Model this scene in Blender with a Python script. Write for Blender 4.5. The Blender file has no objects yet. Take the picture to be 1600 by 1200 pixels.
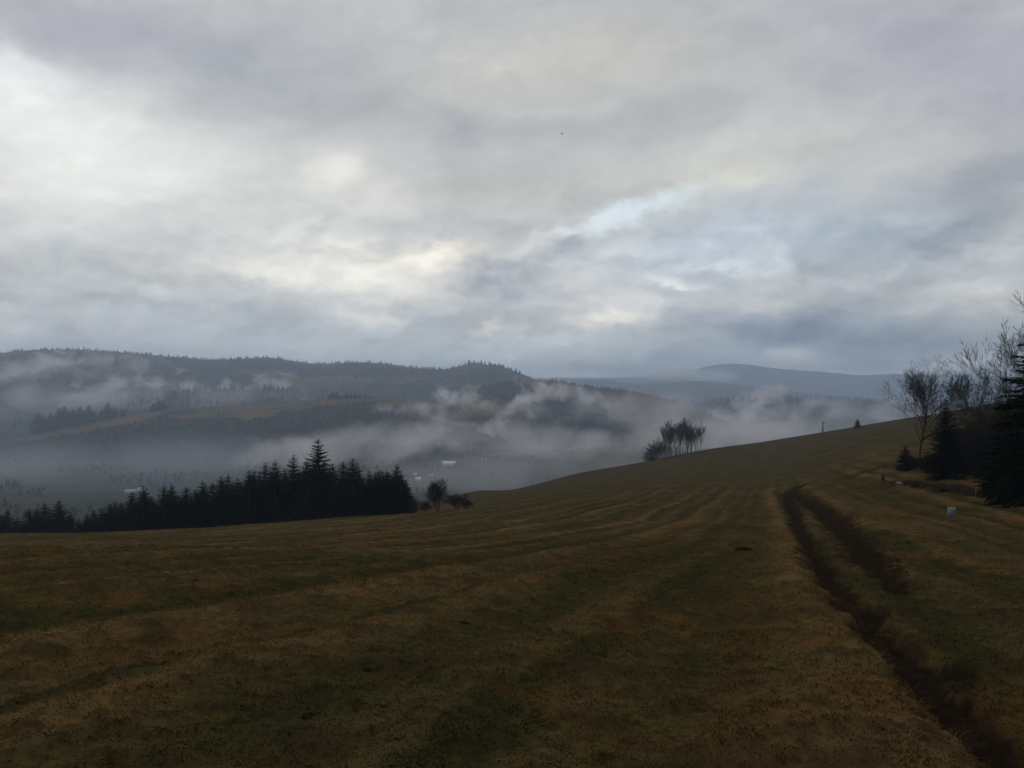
import bpy, math, random
import numpy as np
from mathutils import Vector, Matrix, Euler

random.seed(7); RNG = np.random.default_rng(7)
S = bpy.context.scene
COL = S.collection
F = 1331.0          # focal length in photo pixels (1600 wide)
CAMZ = 1.7

# ------------------------------------------------------------------ helpers
def px_u(px): return (px - 800.0) / F
def pt(px, py, Y): return (px_u(px) * Y, Y, CAMZ + (600.0 - py) / F * Y)

def perlin(x, y, seed=0):
    x = np.asarray(x, float); y = np.asarray(y, float)
    xi = np.floor(x).astype(np.int64); yi = np.floor(y).astype(np.int64)
    xf = x - xi; yf = y - yi
    def g(ix, iy, dx, dy):
        h = (ix * 374761393 + iy * 668265263 + seed * 974634777) & 0xFFFFFFFF
        h = ((h ^ (h >> 13)) * 1274126177) & 0xFFFFFFFF
        h = h ^ (h >> 16)
        a = (h & 0xFFFF) / 65536.0 * 2 * np.pi
        return np.cos(a) * dx + np.sin(a) * dy
    u = xf * xf * xf * (xf * (xf * 6 - 15) + 10); v = yf * yf * yf * (yf * (yf * 6 - 15) + 10)
    a = g(xi, yi, xf, yf); b = g(xi + 1, yi, xf - 1, yf)
    c = g(xi, yi + 1, xf, yf - 1); d = g(xi + 1, yi + 1, xf - 1, yf - 1)
    return (a + (b - a) * u) * (1 - v) + (c + (d - c) * u) * v

def fbm(x, y, octaves=4, seed=0):
    s = 0; a = 1.0
    for i in range(octaves):
        s = s + a * perlin(x * 2 ** i + 17.3 * i, y * 2 ** i - 9.1 * i, seed + i); a *= .5
    return s

def smooth(a, b, x):
    t = np.clip((x - a) / (b - a), 0, 1); return t * t * (3 - 2 * t)

def hermite(xk, yk, x):
    """monotone-ish cubic through (xk, yk) evaluated at x"""
    xk = np.asarray(xk, float); yk = np.asarray(yk, float)
    h = np.diff(xk); d = np.diff(yk) / h
    m = np.zeros(len(xk)); m[0] = d[0]; m[-1] = d[-1]
    for i in range(1, len(xk) - 1):
        if d[i - 1] * d[i] > 0:
            w1 = 2 * h[i] + h[i - 1]; w2 = h[i] + 2 * h[i - 1]
            m[i] = (w1 + w2) / (w1 / d[i - 1] + w2 / d[i])
    x = np.clip(x, xk[0], xk[-1])
    i = np.clip(np.searchsorted(xk, x) - 1, 0, len(xk) - 2)
    t = (x - xk[i]) / h[i]
    return ((1 + 2 * t) * (1 - t) ** 2 * yk[i] + t * (1 - t) ** 2 * h[i] * m[i]
            + t * t * (3 - 2 * t) * yk[i + 1] + t * t * (t - 1) * h[i] * m[i + 1])

def mesh_np(name, verts, faces, mat=None, smooth_shade=False, attrs=None, fcounts=None):
    """faces: (n,k) array, or flat loop array together with fcounts"""
    me = bpy.data.meshes.new(name)
    verts = np.asarray(verts, np.float32)
    if fcounts is None:
        faces = np.asarray(faces, np.int32)
        fcounts = np.full(len(faces), faces.shape[1], np.int32); faces = faces.ravel()
    me.vertices.add(len(verts)); me.vertices.foreach_set('co', verts.ravel())
    me.loops.add(len(faces)); me.loops.foreach_set('vertex_index', np.asarray(faces, np.int32))
    me.polygons.add(len(fcounts))
    st = np.concatenate([[0], np.cumsum(fcounts)[:-1]]).astype(np.int32)
    me.polygons.foreach_set('loop_start', st)
    if smooth_shade: me.polygons.foreach_set('use_smooth', np.ones(len(fcounts), bool))
    for k, v in (attrs or {}).items():
        v = np.asarray(v, np.float32)
        if v.ndim == 1:
            a = me.attributes.new(k, 'FLOAT', 'POINT'); a.data.foreach_set('value', v)
        else:
            a = me.attributes.new(k, 'FLOAT_COLOR', 'POINT'); a.data.foreach_set('color', v.ravel())
    me.update(calc_edges=True)
    if mat: me.materials.append(mat)
    return me

def link(name, me, parent=None):
    o = bpy.data.objects.new(name, me); COL.objects.link(o)
    if parent: o.parent = parent
    return o

def tag(o, label=None, cat=None, group=None, kind=None):
    if label: o['label'] = label
    if cat: o['category'] = cat
    if group: o['group'] = group
    if kind: o['kind'] = kind
    return o

def empty(name, loc, rz=0.0, sc=1.0):
    o = bpy.data.objects.new(name, None); COL.objects.link(o)
    o.location = loc; o.rotation_euler = (0, 0, rz)
    o.scale = sc if hasattr(sc, '__len__') else (sc, sc, sc)
    o.empty_display_size = .3
    return o

class MB:
    """collects polygons for one mesh"""
    def __init__(s): s.v = []; s.f = []
    def add(s, vs, fs):
        b = len(s.v); s.v.extend(vs); s.f.extend([tuple(i + b for i in f) for f in fs])
    def box(s, x0, x1, y0, y1, z0, z1):
        s.add([(x0, y0, z0), (x1, y0, z0), (x1, y1, z0), (x0, y1, z0), (x0, y0, z1), (x1, y0, z1), (x1, y1, z1), (x0, y1, z1)],
              [(0, 3, 2, 1), (4, 5, 6, 7), (0, 1, 5, 4), (1, 2, 6, 5), (2, 3, 7, 6), (3, 0, 4, 7)])
    def tube(s, pts, rads, n=5, cap=True):
        pts = [Vector(p) for p in pts]; vs = []; fs = []
        for i, p in enumerate(pts):
            d = (pts[min(i + 1, len(pts) - 1)] - pts[max(i - 1, 0)])
            if d.length < 1e-9: d = Vector((0, 0, 1))
            d.normalize()
            a = d.cross(Vector((.31, .77, .2)) if abs(d.z) > .9 else Vector((0, 0, 1))).normalized(); b = d.cross(a)
            for k in range(n):
                t = 2 * math.pi * k / n
                vs.append(tuple(p + (a * math.cos(t) + b * math.sin(t)) * rads[i]))
        for i in range(len(pts) - 1):
            for k in range(n):
                k2 = (k + 1) % n
                fs.append((i * n + k, i * n + k2, (i + 1) * n + k2, (i + 1) * n + k))
        if cap:
            fs.append(tuple(range(n))[::-1]); fs.append(tuple((len(pts) - 1) * n + k for k in range(n)))
        s.add(vs, fs)
    def lathe(s, prof, n=10, centre=(0, 0, 0)):
        cx, cy, cz = centre; vs = []; fs = []
        for r, z in prof:
            for k in range(n):
                t = 2 * math.pi * k / n; vs.append((cx + r * math.cos(t), cy + r * math.sin(t), cz + z))
        for i in range(len(prof) - 1):
            for k in range(n):
                k2 = (k + 1) % n; fs.append((i * n + k, i * n + k2, (i + 1) * n + k2, (i + 1) * n + k))
        s.add(vs, fs)
    def mesh(s, name, mat, smooth_shade=False):
        fc = np.array([len(f) for f in s.f], np.int32)
        return mesh_np(name, s.v, np.concatenate([np.array(f, np.int32) for f in s.f]), mat, smooth_shade, fcounts=fc)

# ------------------------------------------------------------------ node helpers
def newmat(name):
    m = bpy.data.materials.new(name); m.use_nodes = True
    nt = m.node_tree; nt.nodes.clear(); return m, nt

class N:
    def __init__(s, nt): s.nt = nt
    def node(s, t, **kw):
        n = s.nt.nodes.new(t)
        for k, v in kw.items(): setattr(n, k, v)
        return n
    def put(s, sock, v):
        if isinstance(v, bpy.types.NodeSocket): s.nt.links.new(v, sock)
        else: sock.default_value = v
    def m(s, op, a, b=None, c=None, clamp=False):
        n = s.node('ShaderNodeMath', operation=op, use_clamp=clamp)
        s.put(n.inputs[0], a)
        if b is not None: s.put(n.inputs[1], b)
        if c is not None: s.put(n.inputs[2], c)
        return n.outputs[0]
    def vm(s, op, a, b=None, c=None, scale=None, out=0):
        n = s.node('ShaderNodeVectorMath', operation=op)
        s.put(n.inputs[0], a)
        if b is not None: s.put(n.inputs[1], b)
        if c is not None: s.put(n.inputs[2], c)
        if scale is not None: s.put(n.inputs['Scale'], scale)
        return n.outputs[out]
    def noise(s, vec, scale, detail=4, rough=.55, dist=0.0, out='Fac'):
        n = s.node('ShaderNodeTexNoise'); n.noise_dimensions = '3D'
        if vec is not None: s.put(n.inputs['Vector'], vec)
        n.inputs['Scale'].default_value = scale; n.inputs['Detail'].default_value = detail
        n.inputs['Roughness'].default_value = rough; n.inputs['Distortion'].default_value = dist
        return n.outputs[out]
    def ramp(s, fac, stops, interp='LINEAR'):
        n = s.node('ShaderNodeValToRGB'); cr = n.color_ramp; cr.interpolation = interp
        while len(cr.elements) < len(stops): cr.elements.new(.5)
        for e, (p, c) in zip(cr.elements, stops):
            e.position = p; e.color = (c[0], c[1], c[2], 1) if hasattr(c, '__len__') else (c, c, c, 1)
        s.put(n.inputs[0], fac); return n.outputs[0]
    def mix(s, fac, a, b, blend='MIX'):
        n = s.node('ShaderNodeMix', data_type='RGBA', blend_type=blend)
        s.put(n.inputs[0], fac)
        for sock, v in ((n.inputs[6], a), (n.inputs[7], b)):
            s.put(sock, v if isinstance(v, bpy.types.NodeSocket) else (v[0], v[1], v[2], 1))
        return n.outputs[2]
    def mr(s, v, a, b, c=0.0, d=1.0, smoothstep=False):
        n = s.node('ShaderNodeMapRange', interpolation_type='SMOOTHSTEP' if smoothstep else 'LINEAR')
        s.put(n.inputs[0], v); s.put(n.inputs[1], a); s.put(n.inputs[2], b); s.put(n.inputs[3], c); s.put(n.inputs[4], d)
        return n.outputs[0]
    def mapping(s, vec, loc=(0, 0, 0), rot=(0, 0, 0), scale=(1, 1, 1), typ='POINT'):
        n = s.node('ShaderNodeMapping', vector_type=typ); s.put(n.inputs[0], vec)
        n.inputs[1].default_value = loc; n.inputs[2].default_value = rot; n.inputs[3].default_value = scale
        return n.outputs[0]
    def attr(s, name, out='Fac'):
        n = s.node('ShaderNodeAttribute', attribute_name=name); return n.outputs[out]
    def obj(s): return s.node('ShaderNodeTexCoord').outputs['Object']
    def pos(s): return s.node('ShaderNodeNewGeometry').outputs['Position']
    def surf(s, color, rough=.9, spec=.2, normal=None, metallic=0.0):
        b = s.node('ShaderNodeBsdfPrincipled')
        s.put(b.inputs['Base Color'], color if isinstance(color, bpy.types.NodeSocket) else (color[0], color[1], color[2], 1))
        s.put(b.inputs['Roughness'], rough); b.inputs['Specular IOR Level'].default_value = spec
        b.inputs['Metallic'].default_value = metallic
        if normal: s.put(b.inputs['Normal'], normal)
        o = s.node('ShaderNodeOutputMaterial'); s.nt.links.new(b.outputs[0], o.inputs[0]); return b
    def bump(s, h, strength=.5, dist=.1):
        n = s.node('ShaderNodeBump'); n.inputs['Strength'].default_value = strength; n.inputs['Distance'].default_value = dist
        s.put(n.inputs['Height'], h); return n.outputs[0]

def mottled(name, ca, cb, scale=3.0, rough=.9, spec=.15, detail=4, coords='obj'):
    m, nt = newmat(name); n = N(nt)
    v = n.obj() if coords == 'obj' else n.pos()
    f = n.mr(n.noise(v, scale, detail), .35, .65)
    n.surf(n.mix(f, ca, cb), rough, spec); return m

# ------------------------------------------------------------------ camera, render settings
cam = bpy.data.cameras.new('camera'); co = bpy.data.objects.new('camera', cam); COL.objects.link(co)
co.location = (0, 0, CAMZ); co.rotation_euler = (math.radians(90), 0, 0)
cam.sensor_width = 36; cam.lens = F / 1600 * 36; cam.clip_start = .1; cam.clip_end = 40000
S.camera = co
S.view_settings.view_transform = 'Standard'; S.view_settings.look = 'None'
S.view_settings.exposure = 0; S.view_settings.gamma = 1
cy = S.cycles
cy.use_denoising = True
try: cy.denoiser = 'OPENIMAGEDENOISE'; cy.denoising_input_passes = 'RGB_ALBEDO_NORMAL'
except Exception: pass
cy.max_bounces = 5; cy.diffuse_bounces = 2; cy.glossy_bounces = 1; cy.transmission_bounces = 2
cy.volume_bounces = 2; cy.transparent_max_bounces = 8
cy.volume_step_rate = 1.0; cy.volume_max_steps = 256
cy.use_adaptive_sampling = True; cy.adaptive_threshold = .02
cy.caustics_reflective = False; cy.caustics_refractive = False

# ------------------------------------------------------------------ sky
SUN_EL, SUN_AZ = math.radians(24), math.radians(-28)      # behind the clouds, ahead and to the left
def build_world():
    w = bpy.data.worlds.new('World'); S.world = w; w.use_nodes = True
    nt = w.node_tree; nt.nodes.clear(); n = N(nt)
    d = n.node('ShaderNodeTexCoord').outputs['Generated']
    sp = n.node('ShaderNodeSeparateXYZ'); nt.links.new(d, sp.inputs[0])
    X, Y, Z = sp.outputs
    Yc = n.m('MAXIMUM', Y, .05)
    U = n.m('DIVIDE', X, Yc); V = n.m('DIVIDE', Z, Yc)
    cb = n.node('ShaderNodeCombineXYZ'); nt.links.new(U, cb.inputs[0]); nt.links.new(V, cb.inputs[1])
    uv = cb.outputs[0]
    # billows warp the cloud masses
    w1 = n.vm('SUBTRACT', n.noise(n.mapping(d, scale=(1, 1, 1.6)), 3.2, 5, .55, out='Color'), (.5, .5, .5))
    w2 = n.vm('SUBTRACT', n.noise(n.mapping(d, scale=(1, 1, 1.9)), 13.0, 6, .6, out='Color'), (.5, .5, .5))
    uvw = n.vm('MULTIPLY_ADD', w1, (.10, .055, 0), uv)
    uvw = n.vm('MULTIPLY_ADD', w2, (.085, .055, 0), uvw)
    # (px, py, half width, half height, tilt deg, (dr, dg, db) in display units /255)
    B = [
     (150, 55, 330, 62, -12, (-20, -18, -11)), (560, 175, 260, 55, -8, (-12, -11, -9)),
     (40, 190, 170, 75, -22, (28, 28, 26)), (10, 112, 60, 22, -20, (18, 18, 18)), (250, 280, 190, 75, -14, (18, 18, 16)),
     (60, 330, 200, 60, 0, (14, 13, 12)), (365, 305, 90, 26, 5, (-10, -9, -8)),
     (532, 262, 46, 32, 20, (22, 20, 16)), (500, 300, 120, 30, 0, (10, 9, 7)),
     (900, 90, 260, 60, 10, (6, 4, -2)), (1180, 40, 160, 40, 0, (-3, -3, 0)), (1500, 100, 190, 80, -15, (-13, -14, -7)),
     (930, 190, 150, 30, 12, (-8, -8, -7)), (730, 215, 40, 35, 60, (-11, -12, -9)), (770, 300, 180, 30, 4, (-6, -8, -10)),
     (1100, 260, 190, 34, 14, (12, 11, 6)), (1150, 290, 56, 22, 10, (15, 13, 9)),
     (870, 345, 150, 22, 12, (-10, -10, -9)),
     (985, 338, 80, 14, 18, (12, 16, 18)),
     (1070, 390, 140, 40, 10, (8, 12, 18)), (1300, 360, 170, 45, 0, (-10, -4, 3)),
     (1545, 290, 110, 55, 25, (-22, -20, -16)), (1420, 240, 120, 40, 20, (5, 4, 2)), (1420, 420, 220, 30, 0, (-12, -10, -7)),
     (600, 412, 170, 30, -3, (36, 32, 25)), (680, 398, 60, 16, 10, (22, 18, 13)), (420, 425, 120, 22, -3, (16, 14, 11)), (640, 455, 90, 18, -6, (16, 13, 10)),
     (580, 490, 45, 14, -10, (30, 25, 20)), (770, 440, 60, 26, 0, (-10, -9, -6)), (870, 450, 70, 18, 0, (12, 10, 8)),
     (240, 480, 330, 26, -2, (-12, -9, -5)), (120, 395, 120, 25, 0, (-6, -4, -2)), (350, 540, 420, 22, 0, (-8, -5, -1)),
     (945, 495, 62, 11, 3, (32, 27, 20)), (765, 507, 44, 7, 0, (26, 21, 16)), (1065, 437, 45, 5, 0, (22, 21, 19)), (1120, 412, 60, 5, 6, (14, 15, 15)),
     (1000, 470, 170, 18, 2, (16, 14, 12)), (1210, 470, 60, 8, 2, (14, 12, 9)), (830, 530, 200, 22, 0, (16, 16, 14)),
     (1290, 512, 200, 30, -4, (-24, -20, -13)), (1080, 552, 130, 24, 4, (-20, -15, -9)), (1420, 500, 120, 36, 0, (-10, -8, -6)),
     (1235, 543, 42, 12, 12, (24, 22, 18)), (1450, 567, 130, 7, 2, (44, 34, 26)), (1360, 582, 60, 4, 0, (34, 25, 17)),
     (1520, 470, 90, 18, 0, (24, 21, 16)), (1480, 540, 120, 12, 0, (-14, -13, -9)),
     (700, 548, 220, 16, 0, (10, 11, 11)), (900, 575, 150, 16, 0, (14, 14, 14)),
    ]
    front = n.mr(Y, .08, .35, 0, 1, True)
    acc = None
    at_uv = uvw           # every few blobs wait for the sum so far, which keeps the shader's working set small
    for k, (px, py, hw, hh, tilt, c) in enumerate(B):
        if k % 6 == 5: at_uv = n.vm('MULTIPLY_ADD', acc, (1e-9, 1e-9, 0), uvw)
        mp = n.mapping(at_uv, loc=(px_u(px), (600 - py) / F, 0), rot=(0, 0, math.radians(tilt)), scale=(hw / F, hh / F, 1), typ='TEXTURE')
        r2 = n.vm('DOT_PRODUCT', mp, mp, out=1)
        g = n.m('EXPONENT', n.m('MULTIPLY', r2, -.75))
        col = tuple(v * 1.22 / 255 for v in c)
        acc = n.vm('MULTIPLY_ADD', g, col, acc if acc else (0, 0, 0))
    # puffs with ragged edges
    PUFFS = [(738, 438, 34, 26, 10, (-27, -25, -20)), (800, 446, 46, 24, -8, (-22, -20, -15)), (884, 392, 20, 15, 0, (-30, -28, -22)), (826, 414, 34, 12, 0, (-18, -16, -12)),
             (640, 402, 120, 24, -4, (18, 15, 10)), (480, 425, 120, 16, -3, (12, 10, 8)), (572, 490, 52, 17, -14, (26, 22, 17)), (945, 494, 60, 11, 4, (28, 23, 17)), (765, 507, 40, 7, 0, (22, 18, 13)),
             (524, 262, 40, 30, 35, (12, 11, 8)), (962, 344, 62, 12, 16, (34, 42, 46)), (1040, 314, 46, 12, 14, (24, 30, 33)), (856, 369, 30, 8, 6, (36, 43, 47)), (1165, 290, 46, 18, 12, (9, 8, 5)),
             (20, 118, 70, 30, -24, (14, 14, 14)), (1235, 545, 46, 13, 12, (22, 20, 17)), (1440, 568, 120, 8, 2, (26, 20, 14)), (1065, 437, 46, 6, 2, (22, 21, 18)), (1300, 520, 150, 26, -6, (-14, -12, -8)),
             (250, 200, 150, 60, -18, (10, 10, 9)), (1080, 300, 70, 16, 14, (10, 9, 6)), (1530, 300, 100, 46, 28, (-12, -11, -9)), (1400, 385, 150, 20, 4, (-10, -8, -5))]
    hf = n.m('SUBTRACT', n.noise(n.mapping(d, scale=(1, 1, 1.5)), 21.0, 6, .6, .3), .5)
    for k, (px, py, hw, hh, tilt, c) in enumerate(PUFFS):
        if k % 5 == 0: at_uv = n.vm('MULTIPLY_ADD', acc, (1e-9, 1e-9, 0), uvw)
        mp = n.mapping(at_uv, loc=(px_u(px), (600 - py) / F, 0), rot=(0, 0, math.radians(tilt)), scale=(hw * 1.25 / F, hh * 1.25 / F, 1), typ='TEXTURE')
        g = n.m('EXPONENT', n.m('MULTIPLY', n.vm('DOT_PRODUCT', mp, mp, out=1), -.75))
        g = n.mr(n.m('MULTIPLY_ADD', hf, 1.5, g), .18, 1.0, 0, 1, True)
        acc = n.vm('MULTIPLY_ADD', n.m('MULTIPLY', g, n.mr(n.vm('DOT_PRODUCT', mp, mp, out=1), 6, 2)), tuple(v * (.55 if c[0] > 0 else 1.0) / 255 for v in c), acc)
    # base of the overcast: lighter in the middle heights, greyer up and at the horizon
    base = n.ramp(n.mr(V, -.02, .5), [(0, (.715, .732, .750)), (.10, (.722, .735, .748)), (.28, (.768, .772, .778)), (.55, (.766, .766, .768)), (.85, (.726, .726, .738)), (1, (.708, .708, .727))])
    # cloud texture: soft masses on the flat cloud deck, and lumps lit from above
    zz = n.m('ADD', n.m('MAXIMUM', Z, 0), .10)
    cb2 = n.node('ShaderNodeCombineXYZ')
    nt.links.new(n.m('DIVIDE', X, zz), cb2.inputs[0]); nt.links.new(n.m('DIVIDE', Y, zz), cb2.inputs[1])
    q = n.mapping(cb2.outputs[0], loc=(3.1, 1.7, 0), rot=(0, 0, .5), scale=(1, .8, 1))
    t1 = n.m('SUBTRACT', n.noise(q, .9, 7, .52, .4), .5)
    t2 = n.m('SUBTRACT', n.noise(q, 2.2, 6, .55, .6), .5)
    def lumps(vec, scale, detail, rough, dist):
        return n.noise(vec, scale, detail, rough, dist)
    dw = n.vm('MULTIPLY_ADD', w2, (.05, .05, .04), d)
    e1 = n.mapping(dw, scale=(1, 1, 1.7)); e1b = n.mapping(dw, loc=(.012, 0, -.034), scale=(1, 1, 1.7))
    e2b = n.mapping(dw, loc=(.006, 0, -.014), scale=(1, 1, 1.7))
    r1 = n.m('SUBTRACT', lumps(e1, 6.0, 5, .5, .3), lumps(e1b, 6.0, 5, .5, .3))
    r2 = n.m('SUBTRACT', lumps(e1, 17.0, 4, .5, .4), lumps(e2b, 17.0, 4, .5, .4))
    low = n.m('MULTIPLY', n.mr(V, .26, .12, .35, 1, True), n.mr(V, .0, .04, .5, 1))
    edge = n.m('SUBTRACT', n.mr(n.noise(n.mapping(dw, loc=(1.3, .4, 2.2), scale=(1, 1, 2.1)), 7.5, 6, .55, .3), .46, .57, 0, 1, True), .5)
    tex = n.m('MULTIPLY_ADD', t1, .11, n.m('MULTIPLY', t2, .075))
    tex = n.m('MULTIPLY_ADD', n.m('MULTIPLY', r1, low), .30, tex)
    tex = n.m('MULTIPLY_ADD', n.m('MULTIPLY', r2, low), .22, tex)
    tex = n.m('MULTIPLY_ADD', n.m('MULTIPLY', edge, low), .046, tex)
    disp = n.vm('ADD', base, n.vm('SCALE', acc, scale=front))
    disp = n.vm('MULTIPLY_ADD', tex, (1.06, 1.0, .90), disp)
    disp = n.vm('MULTIPLY', disp, (1.026, 1.036, 1.030))
    lin = n.vm('MAXIMUM', disp, (.02, .02, .02))
    sx = n.node('ShaderNodeSeparateXYZ'); nt.links.new(lin, sx.inputs[0])
    cc = n.node('ShaderNodeCombineXYZ')
    for i in range(3): nt.links.new(n.m('POWER', sx.outputs[i], 2.25), cc.inputs[i])
    cloud = n.vm('SCALE', cc.outputs[0], scale=10.0)       # background strength is 0.1
    sky = n.node('ShaderNodeTexSky', sky_type='NISHITA'); sky.sun_disc = False
    sky.sun_elevation = SUN_EL; sky.sun_rotation = SUN_AZ; sky.altitude = 600; sky.air_density = 1.2; sky.dust_density = 2.5
    # thin places let a little of the blue above through
    mp = n.mapping(uvw, loc=(px_u(985), (600 - 336) / F, 0), rot=(0, 0, math.radians(18)), scale=(80 / F, 14 / F, 1), typ='TEXTURE')
    hole = n.m('MULTIPLY', n.m('EXPONENT', n.m('MULTIPLY', n.vm('DOT_PRODUCT', mp, mp, out=1), -1.0)), n.m('MULTIPLY', front, .35))
    thin = n.m('ADD', hole, .015, clamp=True)
    mixc = n.mix(thin, cloud, sky.outputs[0])
    # underside: below the horizon a dull ground tone
    mixc = n.mix(n.mr(Z, -.06, -.01, 0, 1), (.8, .8, .8), mixc)
    bg = n.node('ShaderNodeBackground'); nt.links.new(mixc, bg.inputs[0]); bg.inputs[1].default_value = .1
    out = n.node('ShaderNodeOutputWorld'); nt.links.new(bg.outputs[0], out.inputs[0])
    try: w.cycles.sampling_method = 'MANUAL'; w.cycles.sample_map_resolution = 512
    except Exception: pass
build_world()
sun = bpy.data.lights.new('sun', 'SUN'); sun.energy = .6; sun.angle = math.radians(30); sun.color = (1, .95, .88)
so = bpy.data.objects.new('sun', sun); COL.objects.link(so)
sd = Vector((math.sin(SUN_AZ) * math.cos(SUN_EL), math.cos(SUN_AZ) * math.cos(SUN_EL), math.sin(SUN_EL)))
so.rotation_euler = sd.to_track_quat('Z', 'Y').to_euler()

# ------------------------------------------------------------------ the meadow: height field
NEAR = [(-40, 5.6), (-20, 2.8), (0, 0.0), (5, -.42), (12, -1.5), (30, -4.25)]
def K(*a): return [(Y, z if t == 'z' else CAMZ - (z - 600) / F * Y) for (Y, t, z) in a]
COLS = {
 -600: K((60,'z',-9.8),(100,'z',-16.5),(135,'p',837),(160,'z',-28.8),(220,'z',-45),(400,'z',-86),(700,'z',-123),(1100,'z',-130)),
 0:    K((60,'z',-9.7),(100,'z',-16.3),(135,'p',835),(160,'z',-28.2),(220,'z',-44),(400,'z',-85),(700,'z',-123),(1100,'z',-130)),
 200:  K((60,'z',-9.6),(100,'z',-16.1),(138,'p',831),(162,'z',-28),(222,'z',-43),(400,'z',-84),(700,'z',-123),(1100,'z',-130)),
 400:  K((60,'z',-9.4),(100,'z',-15.6),(140,'p',819.5),(165,'z',-27),(230,'z',-41),(400,'z',-79),(700,'z',-122),(1100,'z',-130)),
 520:  K((60,'z',-9.2),(100,'z',-15.1),(142,'p',810),(168,'z',-26),(230,'z',-37.5),(340,'z',-55),(450,'z',-80),(720,'z',-122),(1100,'z',-130)),
 640:  K((60,'z',-9.1),(100,'z',-14.8),(145,'p',802),(172,'z',-25),(230,'z',-34.6),(330,'p',787),(380,'z',-54),(500,'z',-80),(750,'z',-122),(1100,'z',-130)),
 740:  K((60,'z',-8.9),(100,'z',-14.3),(150,'p',792.5),(200,'z',-27.2),(270,'p',782),(380,'p',768),(430,'z',-55.5),(560,'z',-84),(800,'z',-122),(1100,'z',-130)),
 800:  K((60,'z',-8.8),(100,'z',-14.0),(160,'p',785),(250,'p',775),(430,'p',766),(490,'z',-62),(620,'z',-90),(850,'z',-123),(1100,'z',-130)),
 850:  K((60,'z',-8.7),(100,'z',-13.8),(165,'p',778),(260,'p',768),(445,'p',754.5),(500,'z',-60),(640,'z',-88),(870,'z',-123),(1100,'z',-130)),
 900:  K((60,'z',-8.6),(100,'z',-13.6),(170,'p',773),(270,'p',761),(460,'p',740.5),(520,'z',-57),(650,'z',-88),(880,'z',-123),(1100,'z',-130)),
 1000: K((60,'z',-8.5),(100,'z',-13.4),(180,'p',764),(280,'p',748),(490,'p',723),(550,'z',-54),(700,'z',-90),(900,'z',-123),(1100,'z',-130)),
 1100: K((60,'z',-8.4),(100,'z',-13.1),(180,'p',759),(300,'p',736),(510,'p',703),(580,'z',-50),(720,'z',-88),(930,'z',-123),(1100,'z',-130)),
 1200: K((60,'z',-8.3),(115,'z',-13.9),(180,'p',756),(300,'p',726),(530,'p',689),(600,'z',-46),(750,'z',-85),(950,'z',-123),(1100,'z',-130)),
 1300: K((60,'z',-8.1),(120,'p',755),(200,'p',724),(350,'p',690),(540,'p',673),(610,'z',-41),(760,'z',-80),(980,'z',-123),(1100,'z',-130)),
 1437: K((50,'z',-6.1),(80,'z',-8.6),(120,'p',726),(200,'p',686),(350,'p',660),(550,'p',651),(620,'z',-31),(780,'z',-75),(1000,'z',-123),(1100,'z',-130)),
 1600: K((50,'z',-6.0),(80,'z',-8.0),(120,'z',-8.8),(200,'z',-8.4),(350,'p',634),(450,'p',626),(550,'z',-13),(800,'z',-70),(1050,'z',-123),(1100,'z',-128)),
 2300: K((50,'z',-5.8),(80,'z',-7.4),(120,'z',-7.6),(200,'z',-6),(350,'z',-1.5),(450,'z',-.5),(550,'z',-6),(800,'z',-60),(1050,'z',-123),(1100,'z',-128)),
}
CPX = np.array(sorted(COLS)); 
def height(x, Y):
    x = np.atleast_1d(np.asarray(x, float)); Y = np.atleast_1d(np.asarray(Y, float))
    px = 800 + F * x / np.maximum(Y, 8.0); px = np.clip(px, CPX[0], CPX[-1] - 1e-6)
    T = np.stack([hermite(*zip(*(NEAR + COLS[int(c)])), Y) for c in CPX])     # (ncol, n)
    i = np.clip(np.searchsorted(CPX, px, side='right') - 1, 0, len(CPX) - 2)
    j = np.arange(len(px))
    h = (CPX[i + 1] - CPX[i]).astype(float); t = (px - CPX[i]) / h
    z0 = T[i, j]; z1 = T[i + 1, j]
    im = np.maximum(i - 1, 0); ip = np.minimum(i + 2, len(CPX) - 1)
    m0 = (z1 - T[im, j]) / np.maximum(CPX[i + 1] - CPX[im], 1) * h
    m1 = (T[ip, j] - z0) / np.maximum(CPX[ip] - CPX[i], 1) * h
    t2 = t * t; t3 = t2 * t
    return (2*t3 - 3*t2 + 1) * z0 + (t3 - 2*t2 + t) * m0 + (-2*t3 + 3*t2) * z1 + (t3 - t2) * m1

_Ys = np.concatenate([np.arange(2.5, 40, .1), np.arange(40, 700, .5)])
def at(px, py, hint=0.0):
    """where the sight line of a photo pixel meets the meadow (beyond distance hint)"""
    u = px_u(px); z = height(u * _Ys, _Ys); ray = CAMZ + (600 - py) / F * _Ys
    k = np.nonzero((ray <= z) & (_Ys >= hint))[0]
    Y = _Ys[k[0]] if len(k) else 550.0
    return (u * Y, Y, float(height(u * Y, Y)[0]))
def ground(px, Y):
    x = px_u(px) * Y; return (x, Y, float(height(x, Y)[0]))

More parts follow.
